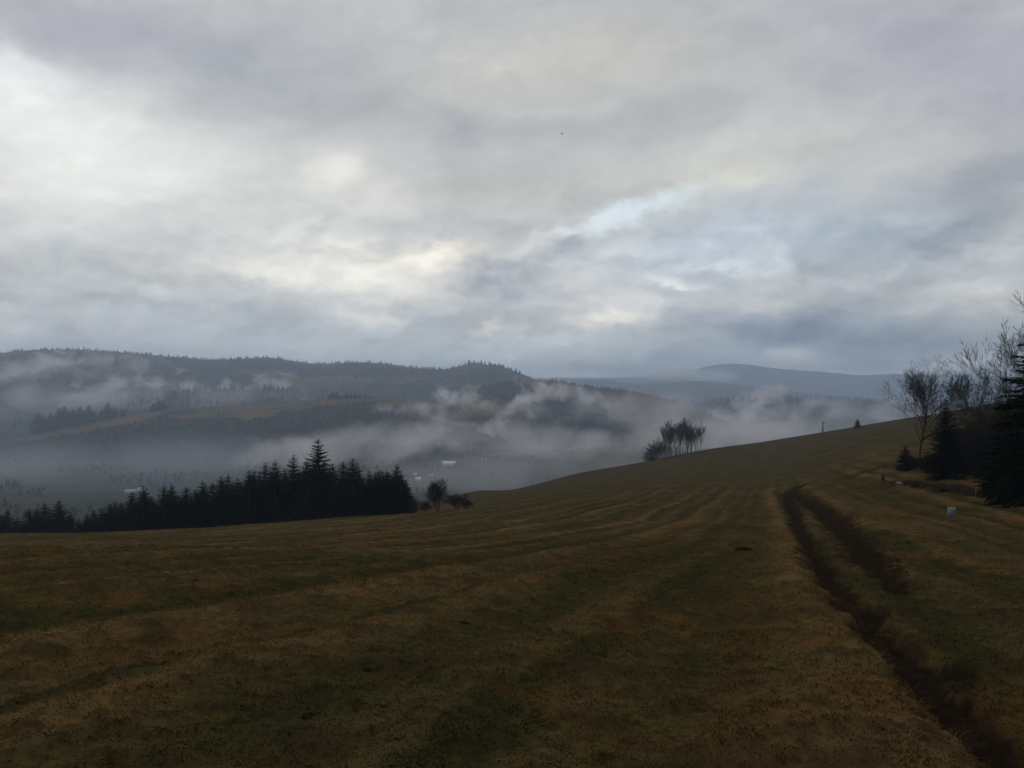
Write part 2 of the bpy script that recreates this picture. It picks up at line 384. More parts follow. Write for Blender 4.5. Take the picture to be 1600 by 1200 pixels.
# wheel ruts of the dirt track, as polylines on the ground with half widths (m)
def rut(*p): return [(at(a, b)[0], at(a, b)[1], w) for (a, b, w) in p]
RUTS = [
  rut((1250,758,1.1),(1232,770,1.3),(1236,790,.8),(1246,815,.6),(1258,838,.50),(1278,875,.45),(1300,905,.38),(1336,950,.32),(1392,1010,.29),(1446,1060,.28),(1508,1110,.27),(1580,1170,.26),(1670,1250,.25)),
  rut((1232,768,.8),(1270,790,1.2),(1305,812,1.2),(1325,836,1.0),(1350,862,.85),(1378,890,.5),(1408,925,.12)),
  rut((1325,746,.9),(1350,738,1.0),(1385,727,1.0),(1412,719,.9)),
  rut((1400,752,1.4),(1440,756,1.8),(1490,763,1.8),(1550,774,2.0)),
]
def rut_mask(x, y):
    best = np.full(x.shape, 9.0)
    for r in RUTS:
        for (x0, y0, w0), (x1, y1, w1) in zip(r[:-1], r[1:]):
            sel = (y > min(y0, y1) - 8) & (y < max(y0, y1) + 8)
            if not sel.any(): continue
            xs, ys = x[sel], y[sel]
            dx, dy = x1 - x0, y1 - y0; L = dx * dx + dy * dy + 1e-9
            t = np.clip(((xs - x0) * dx + (ys - y0) * dy) / L, 0, 1)
            d = np.hypot(xs - x0 - t * dx, ys - y0 - t * dy) / (w0 + (w1 - w0) * t)
            best[sel] = np.minimum(best[sel], d)
    nz = fbm(x * 1.1, y * .6, 4, 5) * .95 + fbm(x * 5, y * 4, 3, 15) * .55
    return 1 - smooth(.55, 1.5, best + nz)

def clumps(x, y):
    a = smooth(.12, .55, fbm(x * .85 + .3 * y, y * .75, 4, 61) + .25 * perlin(x * 4, y * 3, 63))
    b = smooth(.12, .42, fbm(x * 1.7, y * 1.9, 3, 67) + .2 * perlin(x * 7, y * 6, 68)) * smooth(60, 20, y)
    return np.maximum(a, .85 * b)

def swath(x, y):
    s = x - .30 * y + 1.6 * perlin(x * .03, y * .03, 3) + .35 * perlin(x * .25, y * .12, 4)
    a = np.sin(2 * np.pi * s / 2.7) * .55 + np.sin(2 * np.pi * s / 6.9 + 1.0) * .45
    a = a - 1.7 * np.exp(-((np.mod(s + .6 * perlin(x * .06, y * .05, 12), 3.45) - 1.7) / (.20 + .0022 * y)) ** 2) * np.clip(.8 + .9 * fbm(x * .07, y * .05, 2, 13), .2, 1.3)
    k = 1 - .85 * smooth(110, 210, y)
    return np.clip(a * k * 1.2 - .02 - .45 * smooth(150, 260, y) + 1.05 * fbm(x * .11, y * .07, 4, 8) + .6 * fbm(x * .5, y * .3, 3, 9) * (1 - k * .5), -1.7, 1.7)

def bumps(x, y, mud):
    fade = 1 - smooth(60, 200, y)
    z = .16 * perlin(x * .11, y * .09, 21) * smooth(6, 25, y)
    z += .05 * fbm(x * .7, y * .6, 3, 22)
    t = fbm(x * 2.6, y * 2.2, 3, 23)
    z += fade * (.045 * t + .05 * np.maximum(t - .15, 0))
    s = x - .30 * y
    z += .075 * smooth(210, 110, y) * np.sin(2 * np.pi * (s + .35 * perlin(x * .25, y * .12, 4)) / 2.7) * fade
    z += .05 * clumps(x, y) * fade + .03 * fade * perlin(x * 5, y * 4, 65)
    z += mud * .07 * fbm(x * 5, y * 3, 3, 66)
    z -= mud * (.17 + .10 * fbm(x * 3, y * 2, 3, 31))
    return z

_r0 = at(1160, 1000); _r1 = at(1163, 850)
def rust(x, y):
    xc = _r0[0] + (y - _r0[1]) * (_r1[0] - _r0[0]) / (_r1[1] - _r0[1])
    d = (x - xc + .12 * fbm(y * .5, x * .5, 2, 71)) / .22
    return np.exp(-d * d) * smooth(3, 5, y) * smooth(70, 30, y) * np.clip(.75 + .9 * fbm(y * .35, x * .2, 3, 72), 0, 1)

def meadow_material():
    m, nt = newmat('meadow_turf'); n = N(nt); P = n.obj()
    sw = n.attr('swath'); mud = n.attr('mud')
    big = n.noise(n.mapping(P, scale=(.16, .12, .1)), 1.0, 5, .6)
    med = n.noise(n.mapping(P, rot=(0, 0, -.29), scale=(1.6, .7, 1.0)), 1.0, 5, .65)
    fine = n.noise(P, 9.0, 5, .7)
    dry = n.m('ADD', n.m('MULTIPLY_ADD', sw, .27, .38), n.m('MULTIPLY_ADD', n.m('SUBTRACT', big, .5), .9, n.m('MULTIPLY', n.m('SUBTRACT', med, .5), 1.1)), clamp=True)
    c = n.ramp(dry, [(0, (.036, .035, .014)), (.3, (.057, .048, .019)), (.55, (.090, .062, .026)), (.8, (.124, .079, .032)), (1, (.155, .098, .041))])
    c = n.mix(n.mr(fine, .38, .62), n.vm('MULTIPLY', c, (.62, .58, .55)), n.vm('MULTIPLY', c, (1.15, 1.15, 1.12)))
    clod = n.mr(n.noise(n.mapping(P, loc=(5, 2, 0), scale=(1, .8, 1)), 1.15, 3, .6), .66, .74, 0, 1, True)
    c = n.mix(n.m('MULTIPLY', clod, .7), c, (.026, .016, .010))
    rus = n.mr(n.noise(n.mapping(P, loc=(11, 7, 0)), .5, 5, .65), .50, .68, 0, .75, True)
    c = n.mix(rus, c, (.098, .047, .016))
    c = n.mix(n.m('MULTIPLY', n.attr('clump'), .72), c, (.030, .022, .012))
    c = n.mix(n.m('MULTIPLY', n.attr('rust'), .55), c, (.066, .038, .015))
    mc = n.mix(n.mr(fine, .35, .65), (.010, .007, .005), (.022, .015, .010))
    c = n.mix(n.m('MULTIPLY', mud, .96), c, mc)
    h = n.m('MULTIPLY_ADD', med, .6, n.m('MULTIPLY', fine, .35))
    rough = n.mix(mud, (.95,) * 3, (.75,) * 3)
    n.surf(c, 1.0, 0.0, n.bump(h, .8, .08)); return m

def build_meadow():
    Ys = list(np.arange(-25, 0, .8)) + list(np.arange(0, 6, .055))
    y = 6.0
    while y < 1100: Ys.append(y); y *= 1.0115
    Ys = np.array(Ys + [1100.0])
    U = np.linspace(px_u(-500), px_u(2100), 620)
    YY = np.repeat(Ys, len(U)); UU = np.tile(U, len(Ys))
    XX = UU * np.maximum(YY, 6.0)
    nearw = YY < 6; XX = np.where(YY < 3, UU * 6, XX)
    Z = height(XX, YY); mud = rut_mask(XX, YY)
    Z = Z + bumps(XX, YY, mud) * smooth(1200, 500, YY)
    sw = swath(XX, YY); cl = clumps(XX, YY); ru = rust(XX, YY)
    nr, nc = len(Ys), len(U)
    idx = np.arange(nr * nc).reshape(nr, nc)
    q = np.stack([idx[:-1, :-1], idx[:-1, 1:], idx[1:, 1:], idx[1:, :-1]], -1).reshape(-1, 4)
    V = np.stack([XX, YY, Z], -1)
    mat = meadow_material()
    isrut = mud[q].mean(1) > .5
    def sub(name, faces):
        used = np.unique(faces); rm = np.full(len(V), -1); rm[used] = np.arange(len(used))
        me = mesh_np(name, V[used], rm[faces], mat, True, {'mud': mud[used], 'swath': sw[used], 'clump': cl[used], 'rust': ru[used]})
        return tag(link(name, me), kind='structure')
    tag(sub('meadow', q[~isrut]), 'brown and olive mown meadow sloping down to the spruce stand and up to the ridge', 'meadow')
    tag(sub('dirt_track', q[isrut]), 'dark muddy wheel ruts running down the meadow', 'track')
build_meadow()

def ground_z(x, y):
    x = np.atleast_1d(x).astype(float); y = np.atleast_1d(y).astype(float)
    return height(x, y) + bumps(x, y, rut_mask(x, y)) * smooth(1200, 500, y)

def build_grass():
    n = 120000
    Y = np.exp(RNG.uniform(math.log(2.6), math.log(70), n))
    u = RNG.uniform(px_u(-160), px_u(1760), n)
    x = u * Y
    mud = rut_mask(x, Y); t = fbm(x * 2.6, Y * 2.2, 3, 23)
    keep = (RNG.random(n) < smooth(70, 12, Y)) & (RNG.random(n) > .5 * clumps(x, Y)) & (mud < .35 + .3 * RNG.random(n)) & (RNG.random(n) < np.clip(.75 + t, .25, 1)); x, Y, t = x[keep], Y[keep], t[keep]; n = len(x)
    z = ground_z(x, Y)
    nb = 4
    x = np.repeat(x, nb); Y = np.repeat(Y, nb); z = np.repeat(z, nb); t = np.repeat(t, nb); N_ = n * nb
    L = RNG.uniform(.03, .085, N_) * (1 + .012 * Y) * (1 + .8 * np.clip(t, 0, 1)); W = np.maximum(.0045, .00042 * Y) * RNG.uniform(.7, 1.5, N_)
    a = RNG.normal(-1.9, 1.0, N_); lean = RNG.uniform(1.15, 1.68, N_)
    jx = RNG.normal(0, .02 * (1 + .06 * Y)); jy = RNG.normal(0, .02 * (1 + .06 * Y))
    bx, by = x + jx, Y + jy
    dx, dy = np.cos(a), np.sin(a)
    h1, h2 = np.cos(lean * .6), np.cos(lean)
    o1, o2 = np.sin(lean * .6), np.sin(lean)
    base = np.stack([bx, by, z - .008], -1)
    side = np.stack([-dy, dx, np.zeros(N_)], -1) * W[:, None] * .5
    mid = base + np.stack([dx * o1, dy * o1, h1], -1) * (L * .5)[:, None]
    tip = mid + np.stack([dx * o2, dy * o2, h2 * .7], -1) * (L * .55)[:, None]
    V = np.stack([base - side, base + side, mid + side * .8, mid - side * .8, tip], 1).reshape(-1, 3)
    b = np.arange(N_) * 5
    loops = np.stack([b, b + 1, b + 2, b + 3, b + 3, b + 2, b + 4], -1).ravel()
    fc = np.tile(np.array([4, 3], np.int32), N_)
    s = swath(x, Y)
    dry = np.clip(.48 + .30 * s + np.repeat(RNG.normal(0, .12, n), nb) + RNG.normal(0, .08, N_), 0, 1)
    g = np.array([.043, .044, .016]); st = np.array([.168, .108, .046]); br = np.array([.098, .049, .019])
    c = g + (st - g) * dry[:, None]
    cl = np.repeat(clumps(x[::nb], Y[::nb]), nb); ru = np.repeat(rust(x[::nb], Y[::nb]), nb)
    c = c * (1 - .72 * cl[:, None]) + np.array([.030, .022, .012]) * .72 * cl[:, None]
    c = c * (1 - .5 * ru[:, None]) + np.array([.080, .044, .017]) * .5 * ru[:, None]
    k = (RNG.random(N_) < np.repeat(np.clip(.16 + .8 * fbm(x[::nb] * .35, Y[::nb] * .3, 3, 81), .05, .6), nb)) & (cl < .5); c[k] = br * RNG.uniform(.7, 1.2, k.sum())[:, None]
    c = np.repeat(np.concatenate([c, np.ones((N_, 1))], 1), 5, axis=0)
    m, nt = newmat('grass_blades'); nn = N(nt)
    nn.surf(nn.attr('tint', 'Color'), 1.0, 0.0)
    me = mesh_np('meadow_grass', V, loops, m, False, {'tint': c}, fc)
    tag(link('meadow_grass', me), 'short matted dry and green grass covering the near meadow', 'grass', kind='stuff')
build_grass()

# ------------------------------------------------------------------ valley and hills
def hill_material(name, forest_a, forest_b, grass, grass2, patch=.004):
    m, nt = newmat(name); n = N(nt); P = n.pos()
    w = n.attr('wood')
    f = n.mix(n.mr(n.noise(P, patch * 3, 5, .6), .4, .6), forest_a, forest_b)
    f = n.mix(n.mr(n.noise(P, .09, 3, .6), .3, .7), n.vm('MULTIPLY', f, (.6, .6, .6)), n.vm('MULTIPLY', f, (1.3, 1.3, 1.3)))
    g = n.mix(n.mr(n.noise(P, patch * 2, 4, .6), .4, .6), grass, grass2)
    n.surf(n.mix(n.mr(n.m('ADD', w, n.m('MULTIPLY', n.m('SUBTRACT', n.noise(P, .02, 4), .5), .5)), .4, .6), g, f), 1.0, 0.0)
    return m

def build_hill(name, ridge, Yr, front, back, base, mat, label, wood, seed, nu=260, rough=5.0, curve=0.0):
    """ridge: [(px, py)] of the ground line seen from the meadow; returns a sampler of ground height"""
    rp, rq = zip(*ridge)
    U = np.linspace(px_u(rp[0]), px_u(rp[-1]), nu)
    T = np.concatenate([np.linspace(-1, 0, 60), np.linspace(0, 1, 18)[1:]])
    def yr(u): return Yr + curve * u * Yr * .1
    def zf(u, t):
        Y = yr(u) + np.where(t < 0, t * front, t * back)
        zr = CAMZ + (600 - hermite(rp, rq, 800 + F * u)) / F * yr(u)
        p = np.where(t < 0, 1 - smooth(0, 1, -t) * .25 - .75 * (-t), 1 - smooth(0, 1, t))
        z = base + (zr - base) * p
        x = u * Y
        gully = fbm(x / 420, Y / 420, 4, seed) * rough * 4 * np.clip(1 - np.abs(p * 2 - 1) ** 2, 0, 1)
        return x, Y, z + gully + fbm(x / 90, Y / 90, 3, seed + 9) * rough * .35
    uu = np.tile(U, len(T)); tt = np.repeat(T, len(U))
    x, Y, z = zf(uu, tt)
    w = wood(800 + F * uu, tt, x, Y)
    idx = np.arange(len(uu)).reshape(len(T), len(U))
    q = np.stack([idx[:-1, :-1], idx[:-1, 1:], idx[1:, 1:], idx[1:, :-1]], -1).reshape(-1, 4)
    me = mesh_np(name, np.stack([x, Y, z], -1), q, mat, True, {'wood': w})
    o = tag(link(name, me), label, 'hill', kind='structure')
    return zf, (U[0], U[-1])

def scatter_forest(name, pts, hmin, hmax, mats_rgb, label, seed, slim=.21, decid=.3):
    """a far wood as one mass: pts (n,3); jagged conifer and round bare crowns in one mesh"""
    r = np.random.default_rng(seed); n = len(pts)
    V = []; Fc = []; C = []; b = 0
    k = 6
    h = r.uniform(hmin, hmax, n) * np.where(r.random(n) < .12, 1.25, 1)
    isd = r.random(n) < decid
    ang = np.arange(k) * 2 * np.pi / k
    for i in range(n):
        H = h[i]; x, y, z = pts[i]; a0 = r.uniform(0, 6.28)
        if isd[i]:
            H *= .75
            prof = [(.10, .25), (.26, .5), (.24, .78), (.08, .98)]; 
        else:
            prof = [(slim * 1.0, .12), (slim * .62, .42), (slim * .38, .68), (.012, 1.0)]
        col = mats_rgb[1] if isd[i] else mats_rgb[0]
        col = np.array(col) * r.uniform(.78, 1.25)
        for (rr, zz) in prof:
            j = r.uniform(.72, 1.28, k)
            zj = r.uniform(-.05, .05, k) if isd[i] else r.uniform(-.06, .03, k)
            V.append(np.stack([x + np.cos(ang + a0) * rr * H * j, y + np.sin(ang + a0) * rr * H * j, z + (zz + zj) * H], -1))
            C.append(np.tile(np.append(col, 1), (k, 1)))
        for l in range(len(prof) - 1):
            for s in range(k):
                s2 = (s + 1) % k
                Fc.append((b + l * k + s, b + l * k + s2, b + (l + 1) * k + s2, b + (l + 1) * k + s))
        b += k * len(prof)
    m, nt = newmat(name + '_leaf'); nn = N(nt)
    c = nn.attr('tint', 'Color')
    c = nn.mix(nn.mr(nn.noise(nn.pos(), .5, 3), .35, .65), nn.vm('MULTIPLY', c, (.6, .6, .6)), nn.vm('MULTIPLY', c, (1.2, 1.2, 1.2)))
    nn.surf(c, 1.0, 0.0)
    me = mesh_np(name, np.concatenate(V), np.array(Fc), m, False, {'tint': np.concatenate(C)})
    return tag(link(name, me), label, 'forest', kind='stuff')

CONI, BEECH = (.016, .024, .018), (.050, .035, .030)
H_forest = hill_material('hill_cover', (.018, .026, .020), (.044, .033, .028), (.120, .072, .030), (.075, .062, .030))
H_far = mottled('far_hill_cover', (.022, .030, .026), (.040, .038, .032), .004, coords='pos')
H_valley = hill_material('valley_cover', (.020, .030, .022), (.040, .034, .026), (.030, .044, .022), (.070, .052, .028), .0022)

# valley floor: one sheet that reaches the horizon
def build_valley():
    Ys = np.concatenate([np.linspace(-300, 500, 10), np.geomspace(520, 12600, 150)])
    xs = np.concatenate([-np.geomspace(11000, 60, 70), [0], np.geomspace(60, 11000, 70)])
    XX = np.tile(xs, len(Ys)); YY = np.repeat(Ys, len(xs))
    Z = -126 + fbm(XX / 300, YY / 300, 3, 40) * 3
    w = .5 + 1.5 * fbm(XX / 210, YY / 150, 4, 44) - .05
    nr, nc = len(Ys), len(xs); idx = np.arange(nr * nc).reshape(nr, nc)
    q = np.stack([idx[:-1, :-1], idx[:-1, 1:], idx[1:, 1:], idx[1:, :-1]], -1).reshape(-1, 4)
    me = mesh_np('valley', np.stack([XX, YY, Z], -1), q, H_valley, True, {'wood': w})
    tag(link('valley', me), 'dim green and brown valley floor lying below the meadow under mist', 'valley', kind='structure')
build_valley()
def valley_z(x, y): return -126 + fbm(np.atleast_1d(x) / 300, np.atleast_1d(y) / 300, 3, 40) * 3

# middle hill with an ochre pasture along its top, left of the frame to the centre
def wood_mid(px, t, x, Y):
    w = smooth(-.24, -.34, t + .16 * fbm(x / 150, Y / 150, 3, 50) - .12 * smooth(350, 560, px) + .06 * smooth(240, 100, px)) * 1.0
    w = np.where(px < 170, np.maximum(w, smooth(.0, .04, t)), w)
    w = w + 2.6 * np.maximum(fbm(x / 90, Y / 70, 4, 51) - .02, 0) * smooth(-.02, -.1, t)
    w = np.maximum(w, smooth(495, 515, px) * smooth(640, 600, px) * smooth(-.02, .02, t))
    return np.clip(w, 0, 1)
mid_zf, mid_u = build_hill('middle_hill', [(-420, 700), (-150, 696), (0, 688), (40, 682), (80, 674), (130, 664), (190, 652), (240, 643), (300, 638), (400, 632), (470, 627), (540, 623), (610, 622), (660, 629), (720, 650), (790, 682), (860, 715)],
                           2000, 620, 260, -127, H_forest, 'middle hill with an ochre pasture along its ridge', wood_mid, 60)
def wood_all(px, t, x, Y): return np.clip(.72 + .9 * fbm(x / 260, Y / 200, 4, 70), 0, 1)
spur_zf, spur_u = build_hill('wooded_spur', [(60, 665), (120, 640), (180, 622), (220, 616), (290, 614), (350, 610), (420, 608), (470, 619), (530, 636), (600, 660)],
                             2650, 400, 300, -127, H_forest, 'low dark wooded spur below the misty back hill', wood_all, 61, 140)
back_zf, back_u = build_hill('back_hill', [(-700, 556), (-300, 552), (0, 551), (40, 548), (100, 546), (180, 550), (240, 555), (290, 559), (330, 562), (370, 561), (420, 559), (460, 565), (500, 569), (560, 566), (600, 568), (650, 575), (690, 577), (740, 569), (780, 573), (812, 583), (850, 598), (920, 616), (1000, 640), (1080, 668)],
                             3500, 1000, 500, -127, H_forest, 'long forested back hill with conifers along its skyline', wood_all, 62, 340, 7)
def wood_right(px, t, x, Y):
    w = .75 + .8 * fbm(x / 200, Y / 160, 4, 80)
    past = smooth(950, 1010, px) * smooth(-.02, -.06, t) * smooth(-.30, -.20, t)
    past2 = smooth(700, 730, px) * smooth(800, 770, px) * smooth(-.30, -.36, t) * smooth(-.56, -.5, t)
    return np.clip(w - 1.2 * past - .9 * past2, 0, 1)
right_zf, right_u = build_hill('right_hill', [(590, 668), (650, 640), (705, 620), (755, 604), (800, 596), (850, 594), (900, 601), (950, 608), (1000, 614), (1045, 624), (1090, 642), (1150, 668), (1220, 700)],
                               2450, 650, 300, -127, H_forest, 'rounded wooded hill with a pasture on its right shoulder', wood_right, 63)
dist_zf, dist_u = build_hill('wooded_ridge', [(880, 640), (980, 634), (1060, 629), (1140, 626), (1220, 622), (1300, 624), (1400, 630), (1520, 640), (1700, 650), (2000, 655)],
                             4000, 700, 400, -127, H_forest, 'low dark wooded ridge beyond the right end of the valley', wood_all, 64, 200)
build_hill('far_ridge', [(700, 600), (860, 594), (930, 593), (1000, 599), (1050, 597), (1090, 595), (1150, 601), (1250, 613), (1350, 622), (1450, 628), (1700, 632), (2000, 636)],
           6000, 1200, 700, -127, H_far, 'pale blue far ridge below the mountain', lambda px, t, x, Y: x * 0 + 1, 65, 160, 9)
build_hill('far_mountain', [(500, 596), (760, 592), (880, 590), (960, 590), (1030, 584), (1080, 578), (1115, 571), (1145, 568), (1180, 571), (1215, 576), (1260, 579), (1310, 583), (1345, 586), (1400, 584), (1440, 586), (1480, 585), (1560, 588), (1700, 592), (2100, 598)],
           9000, 1600, 900, -127, H_far, 'blue far mountain with a broad flat top', lambda px, t, x, Y: x * 0 + 1, 66, 200, 12)

def pick(zf, ur, n, cond, seed, tmin=-1, tmax=.06):
    r = np.random.default_rng(seed)
    u = r.uniform(ur[0], ur[1], n); t = r.uniform(tmin, tmax, n)
    k = np.abs(u) < .72; u, t = u[k], t[k]
    x, Y, z = zf(u, t); w = cond(800 + F * u, t, x, Y)
    s = r.random(len(u)) < w
    return np.stack([x, Y, z - 1], -1)[s]
scatter_forest('forest', np.concatenate([pick(back_zf, back_u, 5200, wood_all, 1), pick(back_zf, (px_u(-20), px_u(815)), 420, lambda px, t, x, Y: np.where(fbm(x / 60, Y * 0, 3, 77) > -.12, 1, .15), 2, -.02, .01)]),
               8, 14, (CONI, BEECH), 'dark mixed forest covering the long back hill', 11, decid=.25)
scatter_forest('forest', pick(mid_zf, mid_u, 5000, lambda *a: wood_mid(*a) ** 2, 3, -1, -.04), 5, 9, (CONI, BEECH), 'dark woods on the flank of the middle hill below the pasture', 12, decid=.5)
scatter_forest('forest', pick(spur_zf, spur_u, 1300, wood_all, 4), 12, 21, (CONI, BEECH), 'dark conifer wood on the low spur', 13, decid=.15)
scatter_forest('forest', pick(right_zf, right_u, 4200, lambda *a: wood_right(*a) ** 2, 5), 6, 11, (CONI, BEECH), 'mixed woods on the rounded right hill', 14, decid=.5)
scatter_forest('forest', pick(dist_zf, dist_u, 1800, wood_all, 6, -.5), 14, 24, (CONI, BEECH), 'dark conifer belt on the low far ridge', 15, decid=.15)
def valley_wood():
    r = np.random.default_rng(9); P = []
    while len(P) < 1500:
        px = r.uniform(-60, 1450); Y = r.uniform(760, 1600); x = px_u(px) * Y
        if fbm(np.array([x / 130]), np.array([Y / 90]), 3, 45)[0] > .22: P.append((x, Y, float(valley_z(x, Y)[0])))
    return np.array(P)
scatter_forest('forest', valley_wood(), 5, 11, (CONI, BEECH), 'scattered tree belts on the valley floor', 16, decid=.6)

# ------------------------------------------------------------------ trees
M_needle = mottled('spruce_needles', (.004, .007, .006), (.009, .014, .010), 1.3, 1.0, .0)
M_bark = mottled('spruce_bark', (.030, .022, .016), (.055, .042, .032), 5.0)
M_twig = mottled('bare_twigs', (.014, .011, .010), (.027, .022, .019), 4.0)
M_dark = mottled('dark_brush', (.007, .006, .005), (.014, .011, .010), 4.0)
M_grey = mottled('grey_twigs', (.034, .030, .029), (.055, .048, .046), .6)
M_bark2 = mottled('bare_bark', (.020, .017, .015), (.042, .036, .032), 6.0)

def spruce_meshes(seed, H=15.0, R=2.6, whorls=40, per=12, segs=5, top=.75, droop=.25, bottom=.05, hang=.20):
    r = random.Random(seed)
    tr = MB(); tr.tube([(0, 0, -.3), (0, 0, H * .3), (.02, .03, H * .7), (0, 0, H)], [H * .014, H * .011, H * .006, .01], 7)
    V = []; Fc = []
    def tri(a, b, c):
        i = len(V); V.extend((a, b, c)); Fc.append((i, i + 1, i + 2))
    for w in range(whorls):
        t0 = (w + r.uniform(-.3, .3)) / whorls
        nb = max(4, int(per * (.55 + .45 * (1 - t0))))
        a0 = r.uniform(0, 6.28)
        for b in range(nb):
            a = a0 + 2 * math.pi * b / nb + r.uniform(-.3, .3)
            t = min(max(t0 + r.uniform(-.5, .5) / whorls, 0), .985); h = H * (bottom + (1 - bottom) * t)
            L0 = R * (1 - t) ** top * (1 if t > .12 else .7 + 2.5 * t) + .12
            L = L0 * r.uniform(.55, 1.2)
            up = .35 * t + r.uniform(-.1, .12)
            ca, sa = math.cos(a), math.sin(a)
            def P(s, off=0.0, dz=0.0):
                rr = L * s; z = h + rr * up - droop * L * s * s * (1.25 - t) + .10 * L * s ** 4 + dz
                return (ca * rr - sa * off, sa * rr + ca * off, z)
            for k in range(segs):
                s0 = k / segs; s1 = (k + 1) / segs
                wd = L * (.30 if segs < 10 else .22) * (1 - .72 * s0) * r.uniform(.5, 1.3); fw = .9 / segs + .12
                for sg in (-1, 1):
                    tri(P(s0), P(s1), P(min(s0 + fw, 1.08), sg * wd, -.05 * L * r.uniform(.2, 1.6)))
                dzh = -L * hang * (1 - .5 * s0) * r.uniform(.5, 1.3)
                tri(P(s0), P(s1), P((s0 + s1) / 2 + .03, r.uniform(-.04, .04) * L, dzh))
            tri(P(.82, .03 * L), P(.82, -.03 * L), P(1.12))
    # leading shoot
    for k in range(5):
        a = k * 1.256; z = H * .955
        tri((0, 0, z), (math.cos(a) * .07, math.sin(a) * .07, z + .1), (0, 0, H * 1.005))
    return tr.mesh('spruce_trunk', M_bark, True), mesh_np('spruce_crown', V, np.array(Fc), M_needle)

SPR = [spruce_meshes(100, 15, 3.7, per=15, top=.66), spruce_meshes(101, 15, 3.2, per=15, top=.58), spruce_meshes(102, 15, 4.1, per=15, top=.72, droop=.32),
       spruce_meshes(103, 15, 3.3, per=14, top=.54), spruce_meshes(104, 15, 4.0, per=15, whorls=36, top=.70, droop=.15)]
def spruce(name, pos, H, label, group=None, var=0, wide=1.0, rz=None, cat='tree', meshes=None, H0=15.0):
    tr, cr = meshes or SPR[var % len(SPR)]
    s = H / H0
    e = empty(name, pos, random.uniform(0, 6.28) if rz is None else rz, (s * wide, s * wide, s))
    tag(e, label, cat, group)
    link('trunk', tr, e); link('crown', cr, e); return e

def bare_tree_meshes(seed, H=12.0, spread=.75, trunk_frac=.3, stems=1, levels=5, twig=.014, r0=.16, up=.35, kids=(4, 3, 3, 3), lean=0.0, mat=None):
    r = random.Random(seed); tk = MB(); cr = MB()
    def rnd_dir(d, ang):
        d = d.normalized(); a = d.cross(Vector((r.uniform(-1, 1), r.uniform(-1, 1), r.uniform(-1, 1))))
        if a.length < 1e-4: a = Vector((1, 0, 0))
        return (d * math.cos(ang) + a.normalized() * math.sin(ang)).normalized()
    def grow(p, d, L, rad, lev):
        n = 4 if lev < 3 else 3 if lev < 4 else 2
        pts = [p]; rads = [rad]; q = p; dd = d
        for i in range(n):
            dd = (rnd_dir(dd, r.uniform(.03, .2)) + Vector((0, 0, up * .18))).normalized()
            q = q + dd * (L / n); pts.append(q); rads.append(max(rad * (1 - .62 * (i + 1) / n), twig * .45))
        (tk if lev == 0 else cr).tube(pts, rads, 7 if lev == 0 else 5 if lev == 1 else 3, False)
        if lev >= levels - 1: return
        k = kids[min(lev, len(kids) - 1)]
        for c in range(k + (1 if lev > 0 and r.random() < .5 else 0)):
            f = r.uniform(.35, 1.0) if lev else trunk_frac + (1 - trunk_frac) * (c + r.uniform(.1, .9)) / k
            fi = f * n; i0 = min(int(fi), n - 1); pp = pts[i0].lerp(pts[i0 + 1], fi - i0)
            ang = r.uniform(.35, .95) * spread if lev else r.uniform(.55, 1.1) * spread
            nd = rnd_dir((pts[i0 + 1] - pts[i0]), ang); nd = (nd + Vector((0, 0, up * .5))).normalized()
            rr = rads[i0] * r.uniform(.42, .6)
            grow(pp, nd, L * r.uniform(.45, .68) * (1.15 - .35 * f if lev == 0 else 1), max(rr, twig * .8), lev + 1)
        grow(pts[-1], dd, L * .5, max(rads[-1], twig * .8), lev + 1)
    for s in range(stems):
        a = r.uniform(0, 6.28); o = Vector((math.cos(a), math.sin(a), 0)) * (.0 if stems == 1 else r.uniform(.1, .35) * H * .12)
        d = Vector((math.cos(a) * (.16 if stems > 1 else .02) + lean, math.sin(a) * (.16 if stems > 1 else .02), 1)).normalized()
        grow(o + Vector((0, 0, -.3)), d, H * r.uniform(.58, .68), r0 * (1 if stems == 1 else .6), 0)
    return tk.mesh('bare_trunk', M_bark2, True), cr.mesh('bare_crown', mat or M_twig)

def bare(name, pos, meshes, s, label, group=None, rz=0.0, cat='tree', wide=1.0):
    e = empty(name, pos, rz, (s * wide, s * wide, s)); tag(e, label, cat, group)
    link('trunk', meshes[0], e); link('crown' if cat == 'tree' else 'branches', meshes[1], e); return e

ORD = ['first', 'second', 'third', 'fourth', 'fifth', 'sixth', 'seventh', 'eighth', 'ninth', 'tenth', 'eleventh', 'twelfth', 'thirteenth', 'fourteenth', 'fifteenth',
       'sixteenth', 'seventeenth', 'eighteenth', 'nineteenth', 'twentieth', 'twenty-first', 'twenty-second', 'twenty-third', 'twenty-fourth', 'twenty-fifth', 'twenty-sixth',
       'twenty-seventh', 'twenty-eighth', 'twenty-ninth', 'thirtieth', 'thirty-first', 'thirty-second', 'thirty-third', 'thirty-fourth', 'thirty-fifth', 'thirty-sixth',
       'thirty-seventh', 'thirty-eighth', 'thirty-ninth', 'fortieth', 'forty-first', 'forty-second', 'forty-third', 'forty-fourth', 'forty-fifth', 'forty-sixth', 'forty-seventh',
       'forty-eighth', 'forty-ninth', 'fiftieth', 'fifty-first', 'fifty-second', 'fifty-third', 'fifty-fourth', 'fifty-fifth']
